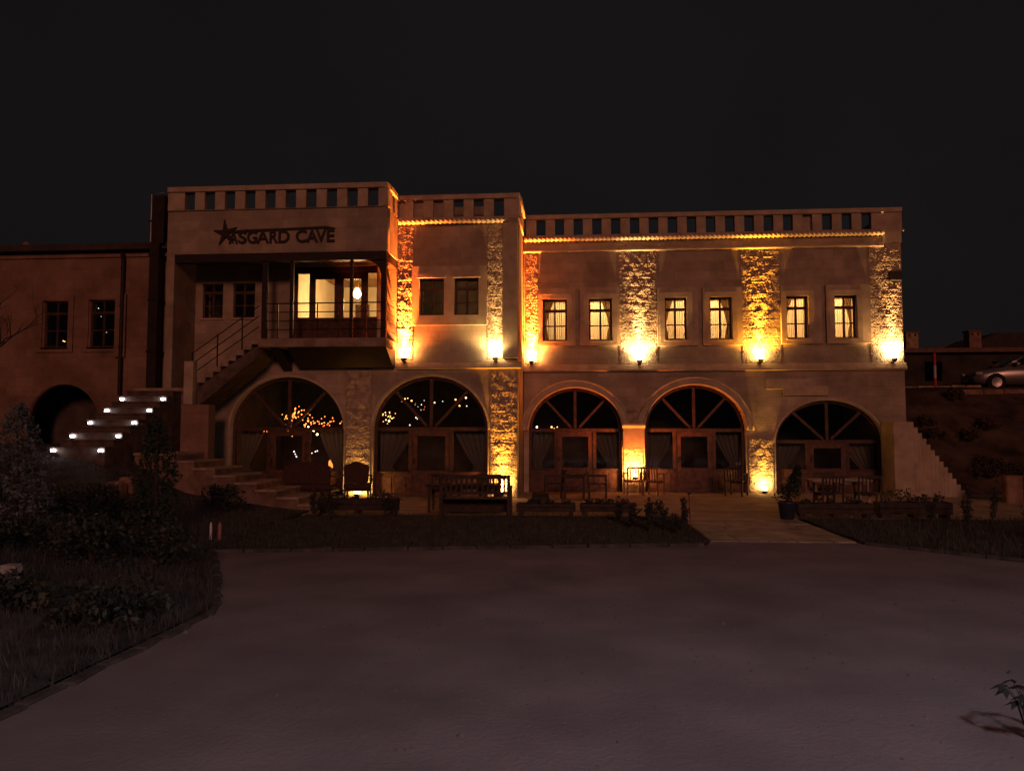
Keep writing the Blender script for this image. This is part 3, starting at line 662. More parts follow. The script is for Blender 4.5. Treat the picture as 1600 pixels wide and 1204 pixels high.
# ------------------------------------------------------------------ annex on the left
YA = 23.2
A = thing('stone_annex', 'dim reddish stone annex with flat eave and a dark round arch', 'building', (-16, 23.4, 1.4))
wo = [(-26, 1.0)] + list(reversed(ellipse_arch(-17.22, -14.85, 2.28, 1.18, z0=1.0))) + [(-11.655, 1.0), (-11.655, 7.66), (-26, 7.66)]
wa = plate('front_wall', wo, [rect(-16.8, -15.93, 4.62, 6.12), rect(-15.26, -14.38, 4.62, 6.14), rect(-19.6, -18.75, 4.62, 6.12)], YA, YA + .4, WALL2, A)
for a, b, c in ((-16.8, -15.93, 6.12), (-15.26, -14.38, 6.14), (-19.6, -18.75, 6.12)):
    plate('surround', rect(a - .17, b + .17, 4.47, c + .18), [rect(a, b, 4.62, c)], YA - .05, YA - .002, WALL2, A)
    window(a, b, 4.62, c, YA, False, parent=A)
MB().box(-26, -11.66, YA - .06, YA - .002, 7.48, 7.64).build('frieze', WALL2, A)
MB().box(-26, -11.7, YA - .32, YA + 6, 7.662, 7.86).build('eave', mat('eave_dark', (.06, .045, .04), .8, .2, 3), A)
MB().box(-14.35, -14.0, YA - .09, YA - .062, 4.3, 6.3).build('wall_panel', WALL2, A)
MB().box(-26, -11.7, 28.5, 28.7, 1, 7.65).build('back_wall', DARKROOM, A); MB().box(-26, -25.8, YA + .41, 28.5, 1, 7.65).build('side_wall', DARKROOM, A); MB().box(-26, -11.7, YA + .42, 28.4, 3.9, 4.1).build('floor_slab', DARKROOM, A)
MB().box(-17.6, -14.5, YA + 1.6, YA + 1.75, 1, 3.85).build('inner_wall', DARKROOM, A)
cv = thing('roof_cowl', 'small pinkish cowl standing on the annex roof', 'cowl', (-17.75, 23.6, 7.86))
MB().lathe([(.09, 7.86), (.09, 8.0), (.14, 8.03), (.05, 8.14)], (-17.75, 23.6, 0), 10).build('cap', mat('clay', (.35, .18, .13), .9), cv); MB().lathe([(.06, 7.85), (.06, 7.99)], (-17.75, 23.6, 0), 8).build('stem', IRON, cv)
fd = thing('flue_duct', 'thick dark square flue duct running up between annex and hotel', 'duct', (-12.9, 23.0, 2.9))
MB().box(-13.05, -12.75, 22.72, 23.0, 2.9, 7.8).build('lower_duct', BEAM, fd); MB().box(-13.0, -12.62, 22.74, 23.02, 7.8, 9.3).build('upper_duct', BEAM, fd)
for z in (4.4, 6.0, 7.4): MB().box(-13.08, -12.72, 22.70, 23.2, z, z + .05).build('bracket', IRON, fd)
cd = thing('conduit', 'thin pale conduit clipped beside the flue above the eave', 'pipe', (-13.1, 22.8, 7.9)); MB().tube([(-13.1, 22.85, 7.87), (-13.1, 22.85, 9.36), (-12.7, 22.85, 9.42)], .022, 8).build('pipe', mat('galvanised', (.4, .36, .34), .5, metal=.4), cd); MB().box(-13.14, -13.06, 22.8, 22.9, 8.5, 8.54).build('clip', IRON, cd)
dp = thing('downpipe', 'slim dark rainwater downpipe on the annex wall', 'pipe', (-14.1, 23.1, 2.6)); MB().tube([(-14.12, 23.02, 7.62), (-14.12, 23.1, 7.3), (-14.12, 23.1, 3.1)], .06, 10).build('pipe', BEAM, dp)
for z in (3.6, 4.6, 5.9, 7.1): MB().lathe([(.075, z), (.075, z + .04)], (-14.12, 23.1, 0), 10).build('clip', IRON, dp)

# ------------------------------------------------------------------ stairs on the left
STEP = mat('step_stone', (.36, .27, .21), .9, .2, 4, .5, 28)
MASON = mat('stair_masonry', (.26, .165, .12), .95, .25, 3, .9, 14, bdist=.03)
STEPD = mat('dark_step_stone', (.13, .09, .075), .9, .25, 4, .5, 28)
L1 = thing('lit_steps', 'flight of stone steps lit by small white lamps, rising to the landing', 'steps', (-11.5, 19, 1.4))
for k in range(10):
    y = 17.2 + .37 * k; z = 1.45 + .165 * (k + 1)
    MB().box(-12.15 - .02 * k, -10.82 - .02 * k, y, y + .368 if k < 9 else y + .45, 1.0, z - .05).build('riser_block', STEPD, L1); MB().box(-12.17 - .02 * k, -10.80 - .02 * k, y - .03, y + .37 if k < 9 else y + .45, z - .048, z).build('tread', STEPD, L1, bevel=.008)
SLC = mat('step_led', (.9, .9, 1), .3, emit=(.92, .93, 1), es=26)
wh = (.93, .95, 1)
for k in range(5):
    for s in (1, -1):
        y = 17.2 + .74 * k - .05; z = 1.45 + .165 * (2 * k + 1); x = (-12.06 if s > 0 else -10.90) - .04 * k
        t = thing('step_lamp', 'small white lamp at the ' + ('annex side' if s > 0 else 'hotel side') + ' of the ' + ['lowest', 'second', 'third', 'fourth', 'uppermost'][k] + ' lit step, counted from below', 'lamp', (x, y, z - .13), group='step lamps on the garden flight')
        zz = z - .10
        MB().box(x - .06, x + .06, y - .012, y + .04, zz - .035, zz - .02).build('housing', FHOUSE, t)
        MB().box(x - .05, x + .05, y - .010, y + .035, zz - .018, zz + .035).build('diffuser', SLC, t, bevel=.008)
        lamp('led', 'SPOT', (x + s * .06, y - .05, zz + .01), 0.9 if s > 0 else .4, wh, t, (0, math.radians(-82 * s), 0) , 120, .8, .02)
# landing block and upper flight
LD = thing('stair_landing', 'masonry landing block between the lit steps and the balcony stair', 'landing', (-11.5, 21.3, 0))
MB().box(-12.4, -10.95, 20.985, 22.49, 0, 3.1).build('block', MASON, LD); MB().box(-12.4, -10.9, 20.98, 22.492, 3.102, 3.2).build('slab', STEP, LD, bevel=.012)
MB().box(-10.93, -10.66, 20.95, 21.2, 2.73, 3.95).build('newel', TRIM, LD, bevel=.012)
MB().box(-10.94, -10.15, 20.9, 21.3, 0, 2.72).build('pier', WALL2, LD)
U = thing('balcony_stair', 'open stair with sloping underside climbing to the balcony', 'steps', (-9.8, 21.8, 3.2))
n = 9
for k in range(n):
    x = -10.9 + .222 * k; z = 3.2 + 1.4 * (k + 1) / n
    MB().box(x, x + .245, YL + .02, YM - .004, z - .16, z).build('step', STEP, U, bevel=.008)
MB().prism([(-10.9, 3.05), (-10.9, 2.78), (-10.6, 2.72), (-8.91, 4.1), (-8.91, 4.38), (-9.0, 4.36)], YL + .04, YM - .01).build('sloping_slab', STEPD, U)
for dz in (.35, .65, .95): MB().tube([(-10.85, YL + .06, 3.25 + dz), (-8.9, YL + .06, 4.6 + dz)], .014, 6).build('rail', IRON, U)
for t_ in (0, .38, .75): xx = -10.85 + 1.95 * t_; MB().box(xx - .014, xx + .014, YL + .045, YL + .075, 3.2 + 1.38 * t_, 4.24 + 1.35 * t_).build('baluster', IRON, U)
# broad steps down to the terrace
B = thing('terrace_steps', 'broad reddish stone steps descending beside the garden mound to the terrace', 'steps', (-8.2, 19.2, 0))
for k in range(8):
    x = -10.4 + .53 * k; z = 1.42 - .175 * k + .0
    MB().box(x, x + .548, 18.5 + .004 * k, 20.1, -.05, z - .06).build('riser_block', MASON, B); MB().box(x - .02, x + .56, 18.46 + .004 * k, 20.12, z - .058, z).build('tread', STEP, B, bevel=.012)
MB().box(-10.8, -10.42, 18.4, 20.1, -.05, 1.38).build('patio_block', MASON, B); MB().box(-10.81, -10.43, 18.345, 20.12, 1.382, 1.44).build('patio_slab', STEP, B)
GW = thing('garden_wall', 'low rubble garden wall crossing the mound below the lit steps', 'wall', (-10, 15, .3))
for k in range(9):
    t0 = k / 9; y0 = 13.6 + 3.4 * t0; x0 = -10.35 + .45 * t0 + rnd.uniform(-.04, .04)
    z = .60 + .38 * t0 + rnd.uniform(-.03, .03)
    MB().box(x0 - .16, x0 + .16, y0 + .01, y0 + .37, .1, z, None).build('wall_stone', mat('garden_stone', (.30, .19, .14), .95, .3, 4, .9, 16, bdist=.03), GW, bevel=.05)

# ------------------------------------------------------------------ stair flank and yard on the right
F = thing('garden_stair', 'stone stair with stepped flank wall beside the gable', 'steps', (10.4, 24.4, 0))
for k in range(13):
    x0 = 9.52 if k == 0 else 9.98 + .117 * k; x1 = 10.097 if k == 0 else 9.98 + .117 * (k + 1); z = 2.26 - .168 * k
    MB().box(x0, x1, 23.9, 24.85, 0, z).build('step', TRIM, F, bevel=.006)
RW = thing('retaining_wall', 'low ochre stone wall along the raised yard beside the gable', 'wall', (13, 30.6, 3.4))
x = 10.8
while x < 15.0:
    w = rnd.uniform(.4, .65); MB().box(x, x + w - .015, 30.6, 30.9, 3.2, 3.72 + rnd.uniform(-.03, .03)).build('wall_stone', mat('ochre_stone', (.40, .28, .16), .95, .25, 4, .8, 18), RW, bevel=.03); x += w
RW2 = thing('retaining_wall', 'broad reddish retaining wall under the parked car', 'wall', (17, 29.3, 2.4))
x = 14.15
while x < 23:
    z = 2.2
    for r_ in range(3):
        h = .44; w = .72; MB().box(x + (.3 if r_ % 2 else 0), x + w - .015 + (.3 if r_ % 2 else 0), 29.3 + .02 * rnd.random(), 29.6, z, z + h - .015).build('wall_stone', mat('red_stone', (.27, .16, .12), .95, .25, 3, .8, 16), RW2, bevel=.025); z += h
    x += .72
LW = thing('garden_wall', 'short low wall end at the foot of the slope', 'wall', (12.3, 22, 0))
for q in range(3): MB().box(11.62 + .45 * q, 12.055 + .45 * q, 21.9, 22.2, .02, .78).build('wall_stone', MATS['red_stone'], LW, bevel=.03)
po = thing('marker_post', 'slim red and white marker post standing by the yard wall', 'post', (14.4, 32, 3.65))
for q in range(3): MB().lathe([(.055, 3.6 + .5 * q), (.055, 4.1 + .5 * q)], (14.4, 32, 0), 10).build('band', mat('post_red', (.5, .03, .03), .4) if q % 2 == 0 else mat('post_white', (.6, .5, .45), .4), po)
HS = thing('flat_roofed_house', 'dark low house with flat roof and square chimneys behind the yard', 'building', (20, 40, 3.6))
DK = mat('house_render', (.05, .04, .036), .95, .3, 1)
plate('wall', rect(14.4, 26, 3.4, 5.6), [rect(16.2, 17.0, 4.3, 5.2), rect(19.2, 20.0, 4.3, 5.2)], 37, 37.3, DK, HS)
for a in (16.2, 19.2): MB().box(a, a + .8, 37.1, 37.15, 4.3, 5.2).build('window', GLASS, HS)
MB().box(14.4, 14.7, 37.31, 43, 3.4, 5.6).build('side_wall', DK, HS); MB().box(14.2, 26.2, 36.7, 43.2, 5.602, 5.8).build('roof', mat('roof_edge', (.17, .10, .08), .9), HS)
for cx_, cy_, h_ in ((16.0, 38, .85), (19.35, 39, 1.0)):
    ch = MB().box(cx_ - .28, cx_ + .28, cy_ - .28, cy_ + .28, 5.8, 5.8 + h_).build('chimney', MATS['ochre_stone'] if h_ < .9 else MATS['red_stone'], HS, bevel=.01)
    MB().box(cx_ - .33, cx_ + .33, cy_ - .33, cy_ + .33, 5.802 + h_, 5.86 + h_).build('cap', MATS['roof_edge'], ch)
    for q in (-.13, .13): MB().box(cx_ + q - .05, cx_ + q + .05, cy_ - .29, cy_ - .282, 5.62 + h_, 5.74 + h_).build('vent', BEAM, ch)
HB = thing('gabled_house', 'dark house with shallow pitched roof in front of the hillside', 'building', (27, 46, 3.6))
MB().box(21.5, 34, 46, 50, 3.3, 6.2).build('wall', DK, HB); MB().prism([(21.0, 6.2), (34.5, 6.2), (27.5, 7.5), (24.0, 7.6)], 45.6, 50.4).build('roof', mat('dark_tile', (.05, .04, .038), .9), HB)

# car
def car(loc, rz, label):
    t = thing('parked_car', label, 'car', loc, rz)
    PAINT = mat('silver_paint', (.24, .23, .22), .28, .05, 3, metal=.55, spec=.5); CG = mat('car_glass', (.012, .013, .015), .05, .1, 3, spec=.6); TY = mat('tyre', (.02, .02, .02), .9); AL = mat('alloy', (.35, .35, .35), .3, metal=.9)
    # front of the car towards -x; sections along x: (x, half width, z low, z shoulder)
    sec = [(-2.12, .55, .42, .60), (-2.05, .72, .30, .70), (-1.75, .82, .24, .80), (-1.2, .86, .22, .90), (-.85, .87, .22, .96), (0, .88, .22, .97), (1.2, .88, .22, 1.0), (1.8, .85, .26, 1.02), (2.08, .76, .34, .95), (2.15, .62, .45, .85)]
    prof = lambda w, a, b: [(-w * .92, a), (-w, a + (b - a) * .35), (-w * .985, a + (b - a) * .75), (-w * .9, b), (0, b + .035), (w * .9, b), (w * .985, a + (b - a) * .75), (w, a + (b - a) * .35), (w * .92, a), (0, a)]
    mb = MB(); vs = []; m = 10
    for x, w, a, b in sec: vs += [(x, y, z) for y, z in prof(w, a, b)]
    mb.add(vs, [(i * m + k, i * m + (k + 1) % m, (i + 1) * m + (k + 1) % m, (i + 1) * m + k) for i in range(len(sec) - 1) for k in range(m)] + [tuple(range(m)), tuple((len(sec) - 1) * m + k for k in range(m))])
    body = obj('body', mb.mesh('body', PAINT, True), t, True)
    cab = [(-1.0, .76, .97, .99), (-.25, .70, .97, 1.40), (.25, .68, .97, 1.47), (.9, .67, .97, 1.45), (1.55, .68, .98, 1.28), (2.0, .70, .98, 1.03)]
    mb = MB(); vs = []; m = 6
    for x, w, a, b in cab: vs += [(x, -w - .05, a), (x, -w + .06 * (b - a) / .5, b - .03), (x, -w * .55, b), (x, w * .55, b), (x, w - .06 * (b - a) / .5, b - .03), (x, w + .05, a)]
    mb.add(vs, [(i * m + k, i * m + (k + 1) % m, (i + 1) * m + (k + 1) % m, (i + 1) * m + k) for i in range(len(cab) - 1) for k in range(m)] + [tuple(range(m)), tuple((len(cab) - 1) * m + k for k in range(m))])
    obj('cabin', mb.mesh('cabin', PAINT, True), t, True)
    for s in (-1, 1):
        for poly in ([(-.72, 1.02), (-.2, 1.34), (.22, 1.41), (.22, 1.02)], [(.30, 1.02), (.30, 1.41), (.85, 1.39), (1.35, 1.26), (1.5, 1.04)]):
            mb = MB(); ys = [(.80 - .20 * (z - .97)) for x, z in poly]
            vs = [(x, s * (yy + .012), z) for (x, z), yy in zip(poly, ys)] + [(x, s * (yy - .03), z) for (x, z), yy in zip(poly, ys)]; k = len(poly)
            mb.add(vs, [tuple(range(k)), tuple(range(2 * k - 1, k - 1, -1))] + [(i, i + k, (i + 1) % k + k, (i + 1) % k) for i in range(k)])
            obj('side_window', mb.mesh('side_window', CG), t, True)
        hlm = MB().box(-2.06, -1.78, min(s * .52, s * .80), max(s * .52, s * .80), .62, .76); obj('headlight', hlm.mesh('headlight', mat('headlight_glass', (.5, .5, .5), .1, metal=.3), bevel=.03), t, True)
        mm = MB().box(-.62, -.46, min(s * .86, s * 1.02), max(s * .86, s * 1.02), 1.0, 1.12); obj('mirror', mm.mesh('mirror', PAINT, bevel=.03), t, True)
        for wx in (-1.32, 1.32):
            arc = MB().lathe([(.36, 0), (.36, .02)], n=20); me = arc.mesh('wheel_arch', TY)
            for v in me.vertices: v.co = (wx + v.co.x, s * (.858 + v.co.z), .33 + v.co.y)
            obj('wheel_arch', me, t, True)
            me = MB().lathe([(.2, 0), (.3, 0), (.32, .03), (.32, .17), (.3, .2), (.2, .2)], n=20).mesh('wheel', TY, True)
            for v in me.vertices: v.co = (wx + v.co.x, s * (.70 + v.co.z), .32 + v.co.y)
            wo_ = obj('wheel', me, t, True)
            me = MB().lathe([(.21, .0), (.2, .03), (.05, .01)], n=10).mesh('rim', AL)
            for v in me.vertices: v.co = (wx + v.co.x, s * (.895 + v.co.z * .5), .32 + v.co.y)
            obj('rim', me, wo_, True)
    ws = MB().add([(-.97, -.70, 1.0), (-.97, .70, 1.0), (-.27, .60, 1.385), (-.27, -.60, 1.385), (-.99, -.70, 1.02), (-.99, .70, 1.02), (-.29, .60, 1.405), (-.29, -.60, 1.405)], [(0, 1, 2, 3), (7, 6, 5, 4), (0, 4, 5, 1), (1, 5, 6, 2), (2, 6, 7, 3), (3, 7, 4, 0)])
    obj('windscreen', ws.mesh('windscreen', CG), t, True)
    obj('number_plate', MB().box(-2.14, -2.12, -.26, .26, .38, .48).mesh('number_plate', mat('plate_white', (.6, .6, .6), .5)), t, True)
    return t
car((18.55, 33.6, 3.66), math.radians(-4), 'silver car parked on the raised yard behind the retaining wall')

# ------------------------------------------------------------------ furniture
def lo(name, mb, m, t, smooth=False, bevel=0): return obj(name, mb.mesh(name, m, smooth, bevel), t, True)
FWOOD = mat('furniture_wood', (.045, .024, .017), .6, .25, 9, .15, 60)
UPH = mat('upholstery', (.07, .034, .026), .9, .15, 14, .3, 120)
def crest(w, h, z0, ww=.04, peak=.1, n=16, y0=0, y1=.09):
    top = [(w / 2 - w * i / n, z0 + h + peak * max(0, math.cos(PI * (i / n - .5))) ** 2 - .05 * (1 if i in (0, n) else 0)) for i in range(n + 1)]
    return MB().prism([(-w / 2 + ww, z0), (w / 2 - ww, z0)] + top, y0, y1)
def armchair(label, loc, rz, w=.72, name='armchair', cat='chair', group=None):
    t = thing(name, label, cat, loc, rz, group)       # local +y is the chair's back
    lo('seat', MB().box(-w / 2, w / 2, -.30, .26, .30, .46), UPH, t, bevel=.03)
    b = lo('backrest', crest(w, .5, .48, y0=.24, y1=.33), UPH, t, bevel=.012)
    lo('frame_rail', MB().box(-w / 2 - .01, w / 2 + .01, -.31, .30, .25, .298), FWOOD, t)
    for s in (-1, 1):
        lo('armrest', MB().bar((s * w / 2, -.22, .66), (s * w / 2, .27, .70), .06, .05), FWOOD, t, bevel=.01)
        lo('arm_support', MB().tube([(s * w / 2, -.12, .45), (s * (w / 2 + .01), -.2, .55), (s * w / 2, -.18, .65)], .024, 8), FWOOD, t, True)
        for yy in (-.26, .24): lo('leg', MB().tube([(s * (w / 2 - .05), yy, .27), (s * (w / 2 - .03), yy * 1.06, .15), (s * (w / 2 - .04), yy * 1.12, 0)], [.032, .024, .018], 8), FWOOD, t, True)
    if w > 1:
        lo('leg', MB().tube([(0, -.27, .27), (0, -.29, 0)], [.03, .018], 8), FWOOD, t, True)
    return t
armchair('high backed upholstered armchair standing in front of the amber ground uplight', (-6.12, 21.75, .045), PI + math.radians(8))
armchair('upholstered two seat sofa with curved crest beside the armchair', (-7.35, 21.4, .045), PI - .08, 1.4, 'sofa', 'sofa')
def slat_chair(label, loc, rz, m=None, group=None):
    m = m or DOORW; t = thing('slatted_chair', label, 'chair', loc, rz, group); w = .5
    for q in range(5): lo('seat_slat', MB().box(-w / 2, w / 2, -.24 + q * .1, -.15 + q * .1, .42, .445), m, t)
    for s in (-1, 1):
        lo('leg', MB().box(s * w / 2 - .02, s * w / 2 + .02, -.26, -.22, 0, .64), m, t); lo('leg', MB().bar((s * w / 2, .24, 0), (s * w / 2, .30, .84), .04), m, t)
        lo('armrest', MB().box(s * w / 2 - .03, s * w / 2 + .03, -.27, .27, .642, .67), m, t)
    lo('top_rail', MB().box(-w / 2 - .02, w / 2 + .02, .28, .32, .80, .86), m, t); lo('seat_rail', MB().box(-w / 2 + .02, w / 2 - .02, -.24, -.2, .36, .418), m, t)
    for q in range(5): x_ = -w / 2 + .09 + q * .08; lo('back_slat', MB().bar((x_, .25, .45), (x_, .295, .8), .03, .02), m, t)
    return t
slat_chair('slatted wooden chair standing before the orange ground uplight', (1.85, 24.1, .045), PI + .15, mat('chair_wood', (.28, .12, .06), .5, .2, 9))
slat_chair('slatted wooden chair beside the tall plant left of the fourth arch door', (2.42, 23.9, .045), PI - .5, MATS['chair_wood'])
def table(label, loc, w, d, h=.72, m=FWOOD, rz=0):
    t = thing('terrace_table', label, 'table', loc, rz); n = max(3, int(d / .14))
    for q in range(n): lo('plank', MB().box(-w / 2, w / 2, -d / 2 + q * d / n + .004, -d / 2 + (q + 1) * d / n - .004, h - .035, h), m, t, bevel=.004)
    for sx in (-1, 1):
        for sy in (-1, 1): lo('leg', MB().box(sx * (w / 2 - .08) - .03, sx * (w / 2 - .08) + .03, sy * (d / 2 - .08) - .03, sy * (d / 2 - .08) + .03, 0, h - .036), m, t)
    lo('apron', MB().box(-w / 2 + .1, w / 2 - .1, -d / 2 + .07, -d / 2 + .1, h - .12, h - .036), m, t)
    return t
TT = mat('pale_tabletop', (.42, .33, .27), .5, .15, 6)
table('long plank table set behind the garden bench', (-2.65, 18.75, .045), 1.75, .75, .66, FWOOD)
table('small wooden table outside the third arch door', (.03, 22.6, .045), .7, .7, .70, FWOOD)
table('pale topped table standing on the terrace before the last arch', (6.68, 20.3, .045), 1.45, .8, .72, TT)
def dchair(label, loc, rz, group=None): return slat_chair(label, loc, rz, FWOOD, group)
for i, (x, y, r, lab) in enumerate([(6.2, 19.55, .1, 'dark slatted chair tucked at the near side of the pale table by the potted tree'), (7.15, 19.6, -.15, 'dark slatted chair at the near side of the pale table by the garden stair'), (6.5, 21.1, PI, 'dark slatted chair behind the pale table facing the drive'), (-.55, 22.4, -1.4, 'dark slatted chair left of the small table by the third arch'), (.7, 22.5, 1.5, 'dark slatted chair right of the small table by the third arch'), (-3.2, 19.5, 2.9, 'dark slatted chair behind the long plank table'), (-2.1, 19.55, 3.3, 'dark slatted chair behind the plank table, beside the lit pier'), (4.9, 23.9, 2.6, 'dark slatted chair right of the fourth arch door')]): dchair(lab, (x, y, .045), PI + r if i < 2 else r)
def bench(label, loc, w=1.5, rz=0):
    t = thing('garden_bench', label, 'bench', loc, rz)
    for q in range(5): lo('seat_slat', MB().box(-w / 2, w / 2, -.26 + q * .105, -.165 + q * .105, .40, .43), FWOOD, t, bevel=.004)
    for s in (-1, 1):
        lo('post', MB().box(s * w / 2 - .035, s * w / 2 + .035, .24, .31, 0, .95), FWOOD, t); lo('leg', MB().box(s * w / 2 - .035, s * w / 2 + .035, -.27, -.2, 0, .64), FWOOD, t); lo('armrest', MB().box(s * w / 2 - .045, s * w / 2 + .045, -.29, .238, .642, .68), FWOOD, t)
    lo('top_rail', MB().box(-w / 2 + .04, w / 2 - .04, .25, .30, .86, .95), FWOOD, t, bevel=.008); lo('lower_rail', MB().box(-w / 2 + .04, w / 2 - .04, .25, .30, .52, .58), FWOOD, t)
    nn = int(w / .12)
    for q in range(nn): x_ = -w / 2 + .1 + q * (w - .2) / (nn - 1); lo('back_slat', MB().box(x_ - .025, x_ + .025, .262, .288, .58, .86), FWOOD, t)
    lo('skirt', MB().box(-w / 2 + .04, w / 2 - .04, -.255, -.225, .08, .39), FWOOD, t)
    return t
bench('dark slatted garden bench standing in front of the long plank table', (-2.2, 17.6, .045), 1.52, PI)
# troughs
TRO = mat('trough_wood', (.05, .032, .025), .7, .25, 8, .3, 40)
LEAFM = mat('shrub_leaf', (.042, .048, .034), .6, .3, 12); FLOW = mat('rose_petal', (.30, .05, .05), .6, .2, 20); SOIL = mat('potting_soil', (.04, .03, .02), .95)
def leafcloud(mb, c, rad, n, size, r, flat=1.0):
    for _ in range(n):
        while True:
            d = Vector((r.uniform(-1, 1), r.uniform(-1, 1), r.uniform(-1, 1)))
            if .15 < d.length < 1: break
        p = Vector(c) + Vector((d.x * rad[0], d.y * rad[1], d.z * rad[2])); a = Vector((r.uniform(-1, 1), r.uniform(-1, 1), r.uniform(-.6, 1))).normalized(); b = a.orthogonal().normalized(); b.rotate(Matrix.Rotation(r.uniform(0, 6.28), 3, a)); s = size * r.uniform(.6, 1.3)
        q = a.cross(b) * s * .45; b = b * s
        mb.add([p - b, p - b * .1 + q, p + b, p - b * .1 - q], [(0, 1, 2), (0, 2, 3)])
def trough(label, x0, x1, y, z0, z1, seed, plants=4, h=.2):
    t = thing('planter_trough', label, 'planter', ((x0 + x1) / 2, y, .045)); w = x1 - x0; r = random.Random(seed)
    for q in range(2):
        zz = z0 + (z1 - z0) * q / 2; lo('side_board', MB().box(-w / 2, w / 2, -.2, -.17, zz + .004, zz + (z1 - z0) / 2 - .004), TRO, t, bevel=.005); lo('side_board', MB().box(-w / 2, w / 2, .17, .2, zz + .004, zz + (z1 - z0) / 2 - .004), TRO, t, bevel=.005)
    for s in (-1, 1): lo('end_board', MB().box(s * w / 2 - (.03 if s > 0 else 0), s * w / 2 + (.03 if s < 0 else 0), -.168, .168, z0, z1), TRO, t)
    lo('soil', MB().box(-w / 2 + .03, w / 2 - .03, -.168, .168, z0, z1 - .04), SOIL, t)
    for q in range(max(2, int(w / .75) + 1)): xx = -w / 2 + .1 + q * (w - .2) / max(1, int(w / .75)); lo('foot', MB().box(xx - .05, xx + .05, -.17, .17, 0, z0 - .002), TRO, t)
    for q in range(plants):
        xx = -w / 2 + .12 + (w - .24) * (q + r.uniform(.2, .8)) / plants; mb = MB(); hh = h * r.uniform(.6, 1.3)
        leafcloud(mb, (xx, 0, z1 + hh * .35), (.11, .11, hh * .6), 60, .035, r); pl = lo('plant', mb, LEAFM, t)
    return t
trough('dark wooden trough planter on feet before the armchair', -5.95, -4.1, 17.95, .1, .36, 1, 5, .12)
trough('dark wooden trough planter between garden bench and rose bushes, bench end', -1.3, 0.05, 18.0, .1, .28, 2, 4, .08)
trough('dark wooden trough planter beside the rose bushes by the path', .15, 1.4, 18.05, .1, .28, 3, 4, .1)
trough('dark wooden trough planter right of the path behind the potted tree', 4.98, 6.6, 17.95, .1, .33, 4, 5, .14)
trough('dark wooden trough planter at the far end near the garden stair', 6.75, 8.3, 18.0, .1, .36, 5, 6, .3)
# wicker stool
ws_ = thing('wicker_stool', 'dark square wicker stool on the terrace behind the troughs', 'stool', (-.8, 19.1, .045))
lo('body', MB().box(-.21, .21, -.21, .21, .05, .36), TRO, ws_, bevel=.02); lo('cushion', MB().box(-.2, .2, -.2, .2, .362, .44), UPH, ws_, bevel=.03)
for sx in (-1, 1):
    for sy in (-1, 1): lo('leg', MB().box(sx * .17 - .02, sx * .17 + .02, sy * .17 - .02, sy * .17 + .02, 0, .05), TRO, ws_)
# potted tree
pt = thing('potted_tree', 'small leaning evergreen in a dark blue pot at the path edge', 'tree', (4.68, 17.55, .045))
lo('pot', MB().lathe([(.13, 0), (.15, .02), (.19, .33), (.21, .35), (.21, .39), (.18, .39), (.17, .35)], n=18), mat('pot_glaze', (.03, .035, .06), .35), pt, True)
lo('trunk', MB().tube([(0, 0, .3), (.06, 0, .55), (.16, .02, .9)], [.025, .02, .01], 7), WOOD, pt, True)
mb = MB(); r = random.Random(11)
for q in range(14): tt = q / 13; leafcloud(mb, (.02 + .24 * tt, 0, .48 + .62 * tt), (.27 * (1.05 - tt) + .05, .24 * (1.05 - tt) + .05, .09), 90, .032, r)
lo('crown', mb, mat('conifer_leaf', (.03, .05, .028), .7, .3, 10), pt)

# ------------------------------------------------------------------ plants
def rose(loc, h, seed, label):
    r = random.Random(seed); t = thing('rose_bush', label, 'bush', loc); mb = MB(); lf = MB(); fw = MB()
    for _ in range(r.randint(5, 8)):
        a = r.uniform(0, 6.28); sp = r.uniform(.04, .16); hh = h * r.uniform(.6, 1.05)
        pts = [(0, 0, 0), (sp * .4 * math.cos(a), sp * .4 * math.sin(a), hh * .5), (sp * math.cos(a), sp * math.sin(a), hh)]
        mb.tube(pts, [.008, .006, .004], 5)
        for q in range(5): f_ = .35 + .65 * q / 4; leafcloud(lf, (sp * f_ * math.cos(a), sp * f_ * math.sin(a), hh * f_), (.06, .06, .05), 9, .03, r)
        if r.random() < .5: leafcloud(fw, (sp * math.cos(a), sp * math.sin(a), hh + .015), (.022, .022, .02), 12, .02, r)
    lo('stem', mb, mat('twig', (.06, .045, .03), .9), t); lo('leaves', lf, LEAFM, t)
    if fw.v: lo('flowers', fw, FLOW, t)['kind'] = 'stuff'
    return t
ORD = ['', 'second ', 'third ', 'fourth ', 'fifth ', 'sixth ', 'seventh ']
for i, (x, y, h) in enumerate([(2.15, 15.3, .58), (1.95, 14.7, .5), (1.75, 15.5, .6), (1.6, 16.6, .45), (1.45, 15.0, .55), (1.15, 15.6, .5), (.95, 16.6, .5)]): rose((x, y, .05), h, 20 + i, 'low rose bush ' + ORD[i] + 'nearest to the slab path, in the grass strip')['group'] = 'rose bushes beside the path'
for i, (x, y, h) in enumerate([(-5.75, 17.0, .6), (-5.45, 17.1, .5), (-4.2, 17.2, .62), (-3.95, 17.0, .5)]): rose((x, y, .05), h, 40 + i, 'low rose bush before the armchair trough, ' + ORD[i] + 'nearest to the broad steps')['group'] = 'rose bushes before the armchair trough'
for i, (x, y, h) in enumerate([(7.3, 16.6, .6), (7.7, 15.9, .8), (8.4, 16.4, .9), (8.2, 14.6, .6), (8.9, 15.4, .8), (9.4, 16.6, 1.0)]): rose((x, y, .05), h, 60 + i, 'dark bush in the strip beyond the path, ' + ORD[i] + 'nearest to the potted tree')['group'] = 'bushes in the right planted strip'
